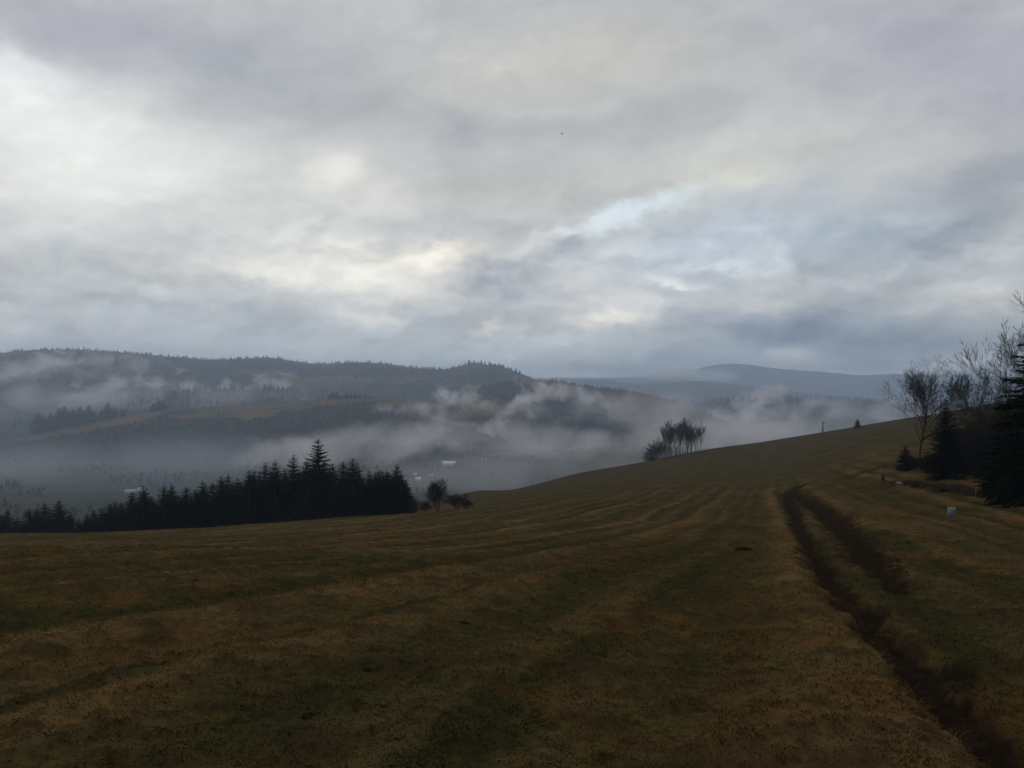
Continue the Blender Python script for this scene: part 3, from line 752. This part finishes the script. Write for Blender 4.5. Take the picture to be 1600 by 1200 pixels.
# front row of the spruce stand: (px of tip, py of tip)
STAND = [(-14,800),(2,803),(12,795),(27,807),(45,795),(57,794),(70,784),(92,781),(110,800),(123,809),(136,801),(147,796),(159,792),(172,786),(180,782),(189,785),(207,768),
         (224,759),(237,775),(256,759),(269,757),(291,760),(305,764),(317,750),(333,754),(346,743),(357,740),(371,746),(389,734),(397,732),(405,735),(415,722),(430,718),(445,731),
         (459,710),(479,720),(497,684),(520,725),(536,720),(551,715),(565,745),(579,746),(587,737),(597,734),(607,737),(617,738),(626,738),(634,752)]
tops = [t[1] for t in STAND]
WIDE = {36: 1.42, 34: 1.15, 39: 1.15, 7: 1.3, 17: 1.05, 16: 1.15}
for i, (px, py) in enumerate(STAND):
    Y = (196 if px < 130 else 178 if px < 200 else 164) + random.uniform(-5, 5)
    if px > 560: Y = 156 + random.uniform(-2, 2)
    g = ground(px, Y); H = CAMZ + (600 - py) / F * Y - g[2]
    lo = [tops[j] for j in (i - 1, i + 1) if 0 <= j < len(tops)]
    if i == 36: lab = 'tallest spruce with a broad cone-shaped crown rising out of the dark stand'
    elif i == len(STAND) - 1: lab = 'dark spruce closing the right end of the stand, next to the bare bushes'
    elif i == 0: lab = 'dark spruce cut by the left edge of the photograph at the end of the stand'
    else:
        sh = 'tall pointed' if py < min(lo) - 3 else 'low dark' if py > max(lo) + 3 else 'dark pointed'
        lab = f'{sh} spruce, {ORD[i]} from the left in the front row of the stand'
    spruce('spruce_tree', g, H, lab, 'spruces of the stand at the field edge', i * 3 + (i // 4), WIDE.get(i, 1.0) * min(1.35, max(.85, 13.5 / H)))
for k in range(46):                      # the dark depth of the stand
    px = -20 + k * 14.2 + random.uniform(-4, 4); top = np.interp(px, [a for a, _ in STAND], tops)
    Y = (206 if px < 200 else 173) + random.uniform(-4, 8); g = ground(px, Y)
    if px > 560: Y = 165
    H = (CAMZ + (600 - top) / F * Y - g[2]) * random.uniform(.78, .92)
    spruce('spruce_tree', ground(px, Y), H, 'dark spruce inside the stand, mostly hidden behind the front row', 'spruces deep inside the stand', k, 1.25)

# bare tree, dark spruce and the thicket on the right
midm = spruce_meshes(210, 10, 2.7, whorls=48, per=18, segs=8, top=.8, droop=.2, bottom=.0, hang=.10)
bt = bare_tree_meshes(17, 12.5, 1.2, .38, 1, 5, .015, .20, .24, (20, 5, 4))
p = at(1437, 727); bare('bare_tree', p, bt, (p[2] * 0 + (727 - 579) / F * p[1]) / 12.6, 'tall slender bare tree with a fan crown, left of the dark spruce', rz=.6, wide=.8)
p = at(1478, 748); spruce('spruce_tree', p, (748 - 622) / F * p[1], 'narrow dark spruce standing between the bare tree and the thicket', None, 1, 1.0, meshes=midm, H0=10)
p = at(1415, 735); spruce('spruce_tree', p, (735 - 696) / F * p[1], 'small bushy young spruce at the foot of the bare tree', None, 2, 1.5)
big = spruce_meshes(200, 19, 6.4, whorls=84, per=24, segs=12, top=.60, droop=.34, bottom=.0, hang=.08)
p = ground(1684, 58); spruce('spruce_tree', (p[0], p[1], p[2] - .1), 16.6, 'large black spruce filling the right edge of the photograph', None, 0, 1.0, 1.1, meshes=big, H0=19)
p = ground(1630, 66); spruce('spruce_tree', p, 10.3, 'mid-sized black spruce in front of the large one at the right edge', None, 3, 1.25, meshes=midm, H0=10)
p = ground(1562, 96); spruce('spruce_tree', p, 9.0, 'dark spruce half hidden behind the leaning bare branches', None, 4, 1.2, meshes=midm, H0=10)
p = ground(1578, 74); spruce('spruce_tree', p, 7.6, 'low black spruce at the dark foot of the leaning bare tree', None, 2, 1.3, meshes=midm, H0=10)
p = ground(1636, 62); spruce('spruce_tree', p, 8.6, 'broad low black spruce close to the frame edge beside the red stake', None, 2, 1.5, meshes=midm, H0=10)
lb = bare_tree_meshes(23, 14.0, .9, .25, 2, 6, .015, .19, .30, (6, 3, 3, 2), lean=-.36)
p = ground(1644, 63); bare('bare_tree', p, lb, .86, 'bare tree with long branches leaning left past the large black spruce', rz=0.0)
lb2 = bare_tree_meshes(29, 9.0, 1.0, .2, 3, 6, .012, .11, .2, (5, 3, 3, 2), lean=-.25)
p = ground(1590, 86); bare('bare_tree', p, lb2, 1.15, 'shorter many-stemmed bare tree spreading below the leaning branches', rz=.3)

BUSH = [bare_tree_meshes(40 + k, 3.0, 1.0, .08, 8, 5, .009, .04, .35, (5, 4, 3)) for k in range(3)]
def bush(px, py, hpx, label, k, group=None, hint=0.0, wide=1.0):
    p = at(px, py, hint); s = hpx / F * p[1] / 3.2
    return bare('bare_shrub', p, BUSH[k % 3], s, label, group, random.uniform(0, 6), 'shrub', wide)
# thicket on the bank behind the narrow spruce
THICK = [bare_tree_meshes(90 + k, 3.0, 1.1, .08, 9, 5, .014, .045, .25, (6, 5, 3), mat=M_dark) for k in range(2)]
tn = 0
for (px, Y, h) in [(1500,128,4.0),(1512,122,3.6),(1524,118,4.2),(1536,114,4.6),(1548,108,4.4),(1560,104,4.8),(1507,112,2.8),(1522,106,3.0),(1540,100,3.2),(1556,96,3.4),(1530,132,4.6),(1546,126,5),(1492,118,2.6),(1515,100,2.2),(1460,104,2.0),(1500,104,2.2),(1428,112,1.6),(1448,108,1.8),(1518,112,3.6),(1533,104,3.6),(1550,100,4.2),(1526,124,4.4),(1498,108,2.8),(1544,92,3.0),(1560,90,3.4),(1510,96,1.6)]:
    p = ground(px, Y)
    bare('bare_shrub', p, THICK[tn % 2], h / 3.2, 'brown leafless shrub tangled into the thicket between the spruces', 'shrubs of the thicket', random.uniform(0, 6), 'shrub', 1.3); tn += 1
# leafless trees on the rise behind the thicket
ft = [bare_tree_meshes(60 + k, 9.0, .8, .3, 1 + k % 2, 5, .03, .12, .35, (6, 4, 3)) for k in range(3)]
for i, (px, py, hp, lab) in enumerate([(1462, 651, 55, 'thin bare tree behind the narrow spruce tip on the rise'), (1494, 648, 52, 'bare tree just right of the narrow spruce tip on the rise'),
                                   (1512, 645, 60, 'bare tree in the middle of the row on the rise'), (1530, 642, 48, 'small bare tree at the right end of the row on the rise'), (1503, 646, 38, 'low bare tree between two taller ones on the rise')]):
    p = at(px, py, 150); bare('bare_tree', p, ft[i % 3], hp / F * p[1] / 9.0, lab, 'bare trees on the rise behind the thicket', i * 1.3)

# bare bushes beside the stand
rb = bare_tree_meshes(75, 5.0, .85, .10, 8, 5, .010, .06, .45, (7, 4, 3))
p = at(684, 799); bare('bare_shrub', p, rb, 48 / F * p[1] / 5.3, 'rounded leafless bush standing alone right of the spruce stand', None, .4, 'shrub', 1.05)
bush(714, 796, 24, 'low dark leafless shrub on the right of the rounded bush', 1, wide=1.7)
bush(728, 795, 14, 'smallest leafless shrub beside the field edge right of the rounded bush', 2, wide=1.8)
bush(645, 803, 24, 'dark leafless shrub touching the right end of the spruce stand', 0, wide=1.2)
bush(663, 801, 17, 'low leafless shrub between the spruce stand and the rounded bush', 2, wide=1.5)

# clump of bare trees on the ridge
rt = [bare_tree_meshes(80 + k, 18.0, .60, .22, 1 + k % 2, 5, .028, .26, .8, (8, 4, 3), mat=M_grey) for k in range(4)]
for i, (px, py, hp, w, lab) in enumerate([
    (1040, 715, 42, 1.0, 'bare tree left in the ridge clump with a dense round crown'), (1049, 714, 50, 1.0, 'bare tree with a thick dark trunk in the ridge clump'),
    (1063, 711, 52, .9, 'tallest bare tree in the middle of the ridge clump'), (1068, 710, 48, .9, 'bare tree leaning on the tallest one in the ridge clump'),
    (1074, 709, 46, 1.1, 'pale thin crowned bare tree right of the tallest in the ridge clump'), (1080, 708, 32, 1.1, 'short bare tree low in the right half of the ridge clump'),
    (1087, 706, 34, .9, 'bare tree second from the right end of the ridge clump'), (1093, 705, 38, .9, 'bare tree at the right end of the ridge clump'), (1036, 717, 30, 1.4, 'low broad bare tree at the left of the ridge clump'),
    (1055, 713, 48, 1.1, 'dark bare tree filling the middle of the ridge clump'), (1044, 716, 44, 1.1, 'bare tree beside the thick trunked one in the ridge clump'), (1077, 709, 42, 1.2, 'bare tree behind the short one in the ridge clump')]):
    p = at(px, py + 1, 300); bare('bare_tree', p, rt[i % 4], hp / F * p[1] / 18.5, lab, 'bare trees of the clump on the ridge', i * .9, wide=w * 1.35)
bush(1017, 719, 28, 'leafless bush with a wispy crown at the left foot of the ridge clump', 0, None, 300, 1.3)
bush(1028, 718, 26, 'dense dark leafless bush between the wispy bush and the ridge clump', 1, None, 300, 1.3)
p = at(1020, 720, 300); spruce('spruce_tree', p, 8 / F * p[1], 'tiny dark evergreen bush at the foot of the ridge clump', None, 2, 2.6)
p = at(1340, 669, 300); spruce('spruce_tree', p, 15 / F * p[1], 'lone small spruce on the ridge line right of the pole', None, 0, 1.7)

# conifers one can tell apart on the far ridges
def ridge_spruce(px, top, hp, zf, Yr, label, group, k, wide=1.25):
    u = px_u(px); x, Y, z = zf(np.array([u]), np.array([.012])); zt = CAMZ + (600 - top) / F * float(Y[0])
    H = max(zt - float(z[0]), hp / F * float(Y[0]))
    spruce('spruce_tree', (float(x[0]), float(Y[0]), zt - H), H, label, group, k, wide)
for i, (px, top) in enumerate([(60,644),(79,643),(92,636),(101,634),(115,638),(125,634),(139,632),(168,628),(70,650),(108,643),(132,640),(147,640),(158,640),(180,637),(192,638)]):
    lab = {0: 'far spruce at the left end of the row on the middle hill', 3: 'broad far spruce left of centre in the row on the middle hill', 7: 'tallest far spruce standing clear of the row on the middle hill'}.get(i, f'far dark spruce on the middle hill ridge, {ORD[sorted([60,79,92,101,115,125,139,168,70,108,132,147,158,180,192]).index(px)]} from the left of the row')
    ridge_spruce(px, top, 14, mid_zf, 2000, lab, 'far spruces in a row on the middle hill', i, 1.6)
for i, (px, top) in enumerate([(240,629),(249,625),(257,629)]):
    ridge_spruce(px, top, 9, mid_zf, 2000, ['left', 'tallest', 'right'][i] + ' tree of the three far dark trees huddled on the middle hill pasture', 'far trees huddled on the pasture', i, 2.2)
xs = [515,520,526,533,541,548,555,562,570,578,587,597,606]
for i, px in enumerate(xs):
    ridge_spruce(px, [615,612,612,616,613,614,613,615,616,617,617,618,619][i], 9, mid_zf, 2000, f'far dark spruce in the clump on the pasture end, {ORD[i]} from the left', 'far spruces clumped on the pasture end', i, 1.9)
xs = [718,727,733,741,746,752,758,765,773,780,786,798,806]
for i, px in enumerate(xs):
    ridge_spruce(px, [568,566,561,562,565,562,564,564,567,566,568,573,575][i], 7, back_zf, 3500, f'far skyline spruce on the knoll of the back hill, {ORD[i]} from the left', 'skyline spruces on the knoll', i, 1.5)

# ------------------------------------------------------------------ small things on the meadow
M_white = mottled('weathered_white_paint', (.11, .125, .13), (.19, .205, .21), 9.0, .6)
M_blue = mottled('dark_blue_paint', (.03, .045, .07), (.05, .07, .10), 12.0, .6)
M_wood = mottled('weathered_wood', (.045, .035, .028), (.085, .070, .058), 7.0)
M_metal = mottled('dull_metal', (.12, .12, .12), (.22, .22, .22), 6.0, .5, .4)
M_red = mottled('red_paint', (.22, .03, .03), (.32, .06, .05), 9.0, .6)
M_porc = mottled('brown_porcelain', (.05, .025, .015), (.09, .05, .03), 9.0, .3, .5)

def bevel_box(mb, x0, x1, y0, y1, z0, z1, b):
    """box with chamfered vertical edges and top"""
    def ring(i, z): return [(x0+b+i, y0+i, z), (x1-b-i, y0+i, z), (x1-i, y0+b+i, z), (x1-i, y1-b-i, z), (x1-b-i, y1-i, z), (x0+b+i, y1-i, z), (x0+i, y1-b-i, z), (x0+i, y0+b+i, z)]
    rings = [ring(0, z0), ring(0, z1 - b), ring(b, z1)]; vs = sum(rings, []); fs = []
    for r in range(2):
        for k in range(8):
            k2 = (k + 1) % 8; fs.append((r*8+k, r*8+k2, (r+1)*8+k2, (r+1)*8+k))
    fs.append(tuple(16 + k for k in range(8))); fs.append(tuple(range(8))[::-1]); mb.add(vs, fs)

p = at(1487, 806); sz = .92 * p[1] / F
e = empty('marker_stone', p, .12); tag(e, 'white marker stone with a dark mark standing in the grass', 'marker stone')
mb = MB(); bevel_box(mb, -6.0*sz, 5.5*sz, -3.5*sz, 3.5*sz, -.15, 14.5*sz, .9*sz); link('stone_body', mb.mesh('stone_body', M_white), e)
mb = MB(); y = -3.5*sz - .004
mb.add([(-.6*sz, y, 4*sz), (3.6*sz, y, 4*sz), (3.2*sz, y, 7.5*sz), (2.0*sz, y, 10.5*sz), (1.0*sz, y, 10.5*sz), (0, y, 7.5*sz),
        (-.6*sz, y+.003, 4*sz), (3.6*sz, y+.003, 4*sz), (3.2*sz, y+.003, 7.5*sz), (2.0*sz, y+.003, 10.5*sz), (1.0*sz, y+.003, 10.5*sz), (0, y+.003, 7.5*sz)],
       [(0,1,2,3,4,5), (11,10,9,8,7,6)] + [(i, (i+1)%6+0, (i+1)%6+6, i+6) for i in range(6)])
link('painted_mark', mb.mesh('painted_mark', M_blue), e)

p = at(1525, 773); sz = p[1] / F
e = empty('marker_stake', p); tag(e, 'thin red stake with a white top beside the black spruce', 'stake')
mb = MB(); mb.tube([(0, 0, -.2), (.3*sz, 0, 9*sz)], [.9*sz, .9*sz], 8); link('shaft', mb.mesh('shaft', M_red, True), e)
mb = MB(); mb.tube([(.3*sz, 0, 9*sz), (.4*sz, 0, 12*sz), (.4*sz, 0, 13*sz)], [1.25*sz, 1.35*sz, .7*sz], 8); link('cap', mb.mesh('cap', M_white, True), e)

p = at(1380, 753); sz = p[1] / F
mb = MB(); mb.lathe([(3.4*sz, -.3), (2.7*sz, 1.5*sz), (2.3*sz, 6*sz), (2.5*sz, 9.5*sz), (1.9*sz, 10.5*sz), (.02, 9.8*sz)], 9)
vs = []
for (x, y, z) in mb.v:
    k = 1 + .22 * math.sin(5 * math.atan2(y, x)) ; vs.append((x * k, y * k, z + (.6*sz * math.sin(3 * math.atan2(y, x)) if z > 5*sz else 0)))
mb.v = vs
o = link('tree_stump', mb.mesh('tree_stump', mottled('rotten_wood', (.030, .012, .010), (.055, .024, .018), 8.0), True)); o.location = p
tag(o, 'reddish dark rotten stump standing at the edge of the track by the bank', 'stump')

def stone(name, px, py, w, h, mat, label, cat, seed):
    p = at(px, py); s = p[1] / F; r = random.Random(seed); mb = MB()
    mb.lathe([(.05, -.15)] + [(w/2*s*math.cos(a)**.7, -.05 + h*s*math.sin(a)) for a in (0, .4, .8, 1.2)] + [(.01, -.05 + h*s*1.02)], 9)
    mb.v = [(x*r.uniform(.8, 1.2), y*r.uniform(.8, 1.2), z*r.uniform(.85, 1.12)) for (x, y, z) in mb.v]
    o = link(name, mb.mesh(name, mat)); o.location = p; return tag(o, label, cat)
M_stone = mottled('pale_stone', (.10, .09, .08), (.20, .18, .16), 3.0)
M_soil = mottled('dark_soil', (.009, .007, .005), (.022, .016, .010), 30.0, 1.0, 0.0)
stone('field_stone', 1405, 756, 12, 3.5, M_stone, 'pale flat stone lying in front of the bank near the stump', 'stone', 1)
stone('earth_clod', 1431, 761, 9, 6, M_soil, 'dark clod of earth in front of the small young spruce', 'earth clod', 2)
stone('earth_clod', 1474, 767, 12, 6, M_soil, 'dark clod of earth in front of the narrow spruce', 'earth clod', 3)
for i, (px, py, w, h, lab) in enumerate([(722, 972, 26, 14, 'dark molehill in the middle of the meadow, right of the brown swath'), (575, 1040, 20, 9, 'small dark molehill left of the large one on the near meadow'),
      (486, 1112, 34, 12, 'broad dark molehill low on the near left meadow'), (708, 1052, 30, 12, 'dark molehill below the middle one on the near meadow'), (1162, 857, 26, 9, 'dark molehill high on the meadow left of the track'),
      (1156, 1002, 26, 12, 'dark molehill on the straight brown stripe left of the track'), (1056, 1026, 12, 7, 'tiny molehill left of the straight brown stripe'), (895, 1140, 26, 10, 'dark molehill near the bottom centre of the meadow'),
      (918, 976, 24, 6, 'flat molehill in the middle of the meadow right of the tallest one'), (664, 950, 12, 7, 'tiny molehill up left of the middle molehill')]):
    stone('molehill', px, py, w, h * .42, M_soil, lab, 'molehill', 20 + i)['group'] = 'molehills on the meadow'

# utility pole on the ridge
p = at(1286, 676, 300); sz = p[1] / F
e = empty('utility_pole', p, .35); tag(e, 'small wooden utility pole with crossarm on the ridge line', 'utility pole')
mb = MB(); mb.tube([(0, 0, -.5), (-.2*sz, 0, 9*sz), (-.6*sz, 0, 17*sz)], [1.0*sz, .9*sz, .75*sz], 8); link('mast', mb.mesh('mast', M_wood, True), e)
mb = MB(); mb.box(-1.2*sz, 3.4*sz, -.5*sz, .5*sz, 14.4*sz, 15.2*sz); link('crossarm', mb.mesh('crossarm', M_wood), e)
for xx in (-1.0, 1.2, 3.0):
    mb = MB(); mb.lathe([(.3*sz, 15.2*sz), (.5*sz, 15.7*sz), (.35*sz, 16.2*sz), (.5*sz, 16.6*sz), (.1*sz, 17.0*sz)], 8, (xx*sz, 0, 0)); link('insulator', mb.mesh('insulator', M_porc, True), e)
mb = MB(); mb.box(-3.2*sz, -.3*sz, -.6*sz, .6*sz, 3.6*sz, 5.0*sz); mb.box(-3.2*sz, -2.2*sz, -.6*sz, .6*sz, 5.01*sz, 6.2*sz); link('bracket_box', mb.mesh('bracket_box', M_metal), e)

# bird
def build_bird():
    pos = Vector(pt(877.5, 209.3, 120)); s = 5.6 / F * 120 / 1.0
    mb = MB(); n = 8
    prof = [(-.34, .012, .05), (-.24, .02, .045), (-.14, .05, .05), (0, .075, .07), (.12, .065, .06), (.19, .035, .038), (.24, .045, .045), (.285, .03, .03), (.32, .008, .008), (.345, .002, .002)]
    vs = []; fs = []
    for (x, h, w) in prof:
        for k in range(n):
            t = 2 * math.pi * k / n; vs.append((x, w * math.cos(t), h * math.sin(t)))
    for i in range(len(prof) - 1):
        for k in range(n):
            k2 = (k + 1) % n; fs.append((i*n+k, i*n+k2, (i+1)*n+k2, (i+1)*n+k))
    mb.add(vs, fs)
    for sg in (-1, 1):                       # wings, arms bent up then the hand swept back
        st = [(.10, .03, .02, .22), (.12, .20, .10, .22), (.10, .36, .15, .18), (.02, .54, .16, .12), (-.08, .66, .15, .03)]
        vs = []
        for (x, y, z, c) in st:
            vs += [(x, sg*y, z + .012), (x - c * .5, sg*y, z + .016), (x - c, sg*y, z), (x - c * .5, sg*y, z - .004)]
        fs = []
        for i in range(len(st) - 1):
            for k in range(4):
                k2 = (k + 1) % 4; fs.append((i*4+k, i*4+k2, (i+1)*4+k2, (i+1)*4+k))
        mb.add(vs, fs)
    tl = [(-.30, -.03, .0), (-.30, .03, .0), (-.46, .09, .0), (-.46, -.09, .0)]
    mb.add(tl + [(a, b, c + .012) for a, b, c in tl], [(0, 1, 2, 3), (7, 6, 5, 4), (0, 4, 5, 1), (1, 5, 6, 2), (2, 6, 7, 3), (3, 7, 4, 0)])
    o = link('bird', mb.mesh('bird', mottled('dark_plumage', (.010, .010, .011), (.022, .021, .022), 6.0), True))
    o.location = pos; o.scale = (s, s, s); o.rotation_euler = (math.radians(8), math.radians(-12), math.radians(205))
    tag(o, 'small dark bird gliding high in front of the grey clouds', 'bird')
build_bird()

# ------------------------------------------------------------------ village in the valley
M_wall = mottled('pale_render', (.55, .54, .52), (.70, .69, .66), .4)
M_roofw = mottled('pale_sheet_roof', (.52, .53, .54), (.66, .66, .66), .3, .6)
M_roofd = mottled('dark_tile_roof', (.06, .05, .05), (.10, .08, .075), .5)
M_roofh = mottled('worn_pale_roof', (.55, .56, .57), (.70, .70, .70), .3, .8)
M_roofd2 = mottled('grey_sheet_roof', (.24, .25, .26), (.34, .35, .36), .3, .7)
M_win = mottled('dark_window', (.02, .022, .025), (.03, .033, .037), 2.0, .2, .5)
def house(px, py, wpx, label, roof, name='house', wall_h=.45, roof_h=.35, depth=.75, rz=0.0, ratio=None):
    # stands where the sight line meets the valley floor
    Y = 127.0 * F / (py - 600) if py > 690 else 1850
    for _ in range(3): Y = (CAMZ - float(valley_z(px_u(px) * Y, Y)[0])) * F / (py - 600)
    x = px_u(px) * Y; z = float(valley_z(x, Y)[0]); W = wpx / F * Y
    e = empty(name, (x, Y, z), rz); tag(e, label, 'house' if name == 'house' else 'shed', 'buildings of the village in the mist')
    w, d, h, rh = W / 2, W * depth / 2, W * wall_h, W * roof_h
    mb = MB(); mb.box(-w, w, -d, d, -2, h); mb.add([(-w, -d, h), (-w, d, h), (-w, 0, h + rh * .97)], [(0, 1, 2)]); mb.add([(w, -d, h), (w, d, h), (w, 0, h + rh * .97)], [(0, 2, 1)])
    link('wall', mb.mesh('wall', M_wall), e)
    o = W * .05; t = W * .025; mb = MB()
    for sg in (-1, 1):
        a = [(-w - o, sg * (d + o), h - o * .6), (w + o, sg * (d + o), h - o * .6), (w + o, 0, h + rh), (-w - o, 0, h + rh)]
        b = [(xx, yy, zz + t) for xx, yy, zz in a]
        mb.add(a + b, [(0, 1, 2, 3), (7, 6, 5, 4), (0, 4, 5, 1), (1, 5, 6, 2), (3, 2, 6, 7), (0, 3, 7, 4)])
    link('roof', mb.mesh('roof', roof), e)
    for k in (-.55, 0, .55):
        mb = MB(); mb.box(w * k - W * .05, w * k + W * .05, -d - .06, -d - .02, h * .35, h * .75); link('window', mb.mesh('window', M_win), e)
house(701, 727, 20, 'long white shed with a pale roof, largest building in the misty valley', M_roofw, 'shed', .16, .16, .5, .05)
house(650, 698, 7, 'white house up left of the tight pair in the village', M_roofh, rz=.4)
house(662.5, 705, 7.5, 'brightest white house of the tight village group above the long shed', M_roofh, rz=.9)
house(655, 711, 7, 'white house below the brightest one in the village group', M_roofh, rz=-.4)
house(676, 704, 12, 'faint brownish house right of the brightest white one', M_roofd, rz=.2)
house(729.5, 694.5, 7, 'left house of the faint pair above and right of the long shed', M_roofh, rz=.1)
house(739, 694.5, 7, 'right house of the faint pair above and right of the long shed', M_roofh, rz=.3)
house(653.5, 750, 8, 'small pale house nearest the rounded leafless bush in the valley', M_roofh, rz=.2, wall_h=.3, roof_h=.25)
house(643, 718, 5, 'small bluish grey house left of the tight village group', M_roofd, rz=.7)
house(649, 742, 5, 'very faint pale house just above the house nearest the rounded bush', M_roofd2, rz=.5)
house(756, 719, 8, 'brown roofed house right of the long shed', M_roofd, rz=.15)
house(674, 743, 6, 'brown roofed house below the long shed and left of it', M_roofd, rz=-.3)
house(603, 691, 4, 'tiny pale house alone in the mist left of the village', M_roofh, rz=.7)
house(204, 769, 15, 'pale broad barn roof showing over the spruces on the left', M_roofd2, 'shed', .12, .16, .6, .35)
house(221, 767, 12, 'pale roof half hidden by a spruce tip right of the broad barn', M_roofd2, 'shed', .2, .2, .6, -.5)

# ------------------------------------------------------------------ air: even haze and the banks of mist
def build_haze():
    mb = MB(); mb.box(-13000, 13000, -400, 13200, -140, 262)
    m, nt = newmat('haze_air'); n = N(nt)
    v = n.node('ShaderNodeVolumePrincipled'); v.inputs['Color'].default_value = (.64, .79, 1.0, 1); v.inputs['Density'].default_value = 1.5e-4
    v.inputs['Anisotropy'].default_value = .4
    o = n.node('ShaderNodeOutputMaterial'); nt.links.new(v.outputs[0], o.inputs['Volume'])
    tag(link('haze', mb.mesh('haze', m)), 'thin blue grey haze filling the air over the valley', 'haze', kind='stuff')
build_haze()

bme = None
def mist(px, py, Y, hw, hh, depth, dens, nscale, thr, label, tilt=0.0, color=(.88, .88, .90), seed=0, wid=.16, aniso=.4, stretch=1.0):
    """a bank of mist: density from noise, fading to nothing at the edge of an ellipsoid"""
    global bme
    import bmesh
    m, nt = newmat('mist_air'); n = N(nt)
    P = n.obj()
    k = Y / F
    r = n.vm('LENGTH', P, out=1)
    fall = n.mr(r, 1.0, .25, 0, 1, True)
    q = n.mapping(P, loc=(seed * 3.7, seed * 1.3, seed * 2.1), scale=(hw * k / (nscale * stretch), depth / (nscale * 3.2), hh * k / nscale))
    nz = n.noise(q, 1.0, 6, .66, .5)
    dn = n.m('MULTIPLY', n.mr(n.m('MULTIPLY_ADD', fall, .36, n.m('SUBTRACT', nz, .36)), thr, thr + wid, 0, 1, True), n.mr(fall, 0, .3))
    v = n.node('ShaderNodeVolumePrincipled'); v.inputs['Color'].default_value = (*color, 1); v.inputs['Anisotropy'].default_value = aniso
    nt.links.new(n.m('MULTIPLY', dn, dens), v.inputs['Density'])
    o = n.node('ShaderNodeOutputMaterial'); nt.links.new(v.outputs[0], o.inputs['Volume'])
    try: m.cycles.volume_step_rate = .25
    except Exception: pass
    bm = bmesh.new(); bmesh.ops.create_icosphere(bm, subdivisions=3, radius=1.0)
    me = bpy.data.meshes.new('mist'); bm.to_mesh(me); bm.free(); me.materials.append(m)
    ob = link('mist', me); ob.location = pt(px, py, Y); ob.scale = (hw * k, depth, hh * k); ob.rotation_euler = (0, math.radians(-tilt), 0)
    tag(ob, label, 'mist', kind='stuff'); return ob
WARM = (.945, .91, .925)
mist(740, 706, 1700, 430, 92, 480, .0072, 120, .34, 'broad grey mist bank over the village', 5, WARM, 1, .34, stretch=1.5)
mist(540, 698, 1400, 330, 66, 380, .0062, 100, .36, 'thin mist spreading above the tall spruce', 8, WARM, 12, .32, stretch=1.5)
mist(1060, 695, 1650, 350, 80, 420, .0064, 110, .35, 'grey mist bank behind the ridge clump', 6, WARM, 2, .34, stretch=1.5)
mist(1320, 668, 1900, 290, 60, 340, .0058, 95, .40, 'pale mist behind the right end of the ridge', 5, WARM, 3, .34, stretch=1.5)
mist(930, 655, 2020, 450, 88, 220, .0062, 120, .34, 'thin ragged veil across the face of the right hill', 3, WARM, 22, .36, stretch=1.4)
mist(230, 632, 2560, 460, 76, 260, .0040, 140, .34, 'thin veil hanging between the middle hill and the back hill', 0, WARM, 23, .36, stretch=1.5)
mist(40, 598, 3050, 260, 80, 170, .0105, 110, .36, 'bright mist wisp hanging on the left end of the back hill', 6, (.92,.93,.96), 4, .36)
mist(95, 566, 3150, 170, 46, 130, .0120, 85, .40, 'mist wisp touching the skyline on the left', 20, (.93,.92,.95), 5, .30)
mist(165, 602, 2950, 150, 42, 120, .016, 75, .42, 'low mist puff on the back hill left of centre', 8, WARM, 6, .28)
mist(285, 603, 2950, 180, 38, 110, .015, 70, .42, 'low mist puff in the middle of the back hill', -3, WARM, 7, .28)
mist(398, 602, 2950, 130, 40, 110, .016, 65, .42, 'mist puff above the wooded spur', 8, WARM, 8, .28)
mist(215, 570, 3150, 210, 36, 110, .0090, 85, .44, 'faint mist streak under the skyline', -6, WARM, 9, .28)
mist(712, 613, 2080, 100, 48, 90, .019, 50, .42, 'bright mist puff above the pasture end', 10, WARM, 10, .28)
mist(830, 610, 2150, 105, 60, 90, .017, 50, .41, 'mist plume rising over the right hill top', 50, WARM, 11, .28)
mist(780, 664, 1850, 210, 52, 130, .013, 62, .40, 'slanting mist plume on the face of the right hill', 34, WARM, 13, .28)
mist(640, 652, 1800, 240, 56, 150, .0095, 66, .40, 'mist streak creeping up the middle hill', 10, WARM, 14, .30)
mist(910, 618, 2150, 190, 36, 90, .011, 55, .41, 'thin mist shred along the right hill top', -14, WARM, 15, .28)
mist(1150, 644, 2600, 190, 50, 150, .012, 75, .40, 'slanting mist plume right of the pasture shoulder', 26, WARM, 16, .28)
mist(1270, 640, 3000, 270, 40, 200, .0064, 95, .41, 'mist streak below the low wooded ridge', 4, WARM, 17, .30)
mist(1405, 640, 2500, 120, 46, 140, .0085, 70, .41, 'mist puff left of the bare tree', 20, WARM, 18, .28)
mist(1010, 580, 7200, 270, 28, 700, .0056, 400, .32, 'pale cloud veil over the left side of the far mountain', -4, (.92,.95,.98), 19, .3)
mist(130, 752, 1150, 560, 110, 460, .0036, 180, .22, 'faint bluish mist over the left valley', 0, (.42,.48,.53), 20, .4, stretch=1.8)  # albedo lowered: the shade on this bank is put into its colour
mist(830, 735, 1020, 460, 72, 240, .0038, 110, .28, 'low grey mist just beyond the meadow edge', 4, (.66, .67, .71), 21, .36, stretch=1.8)
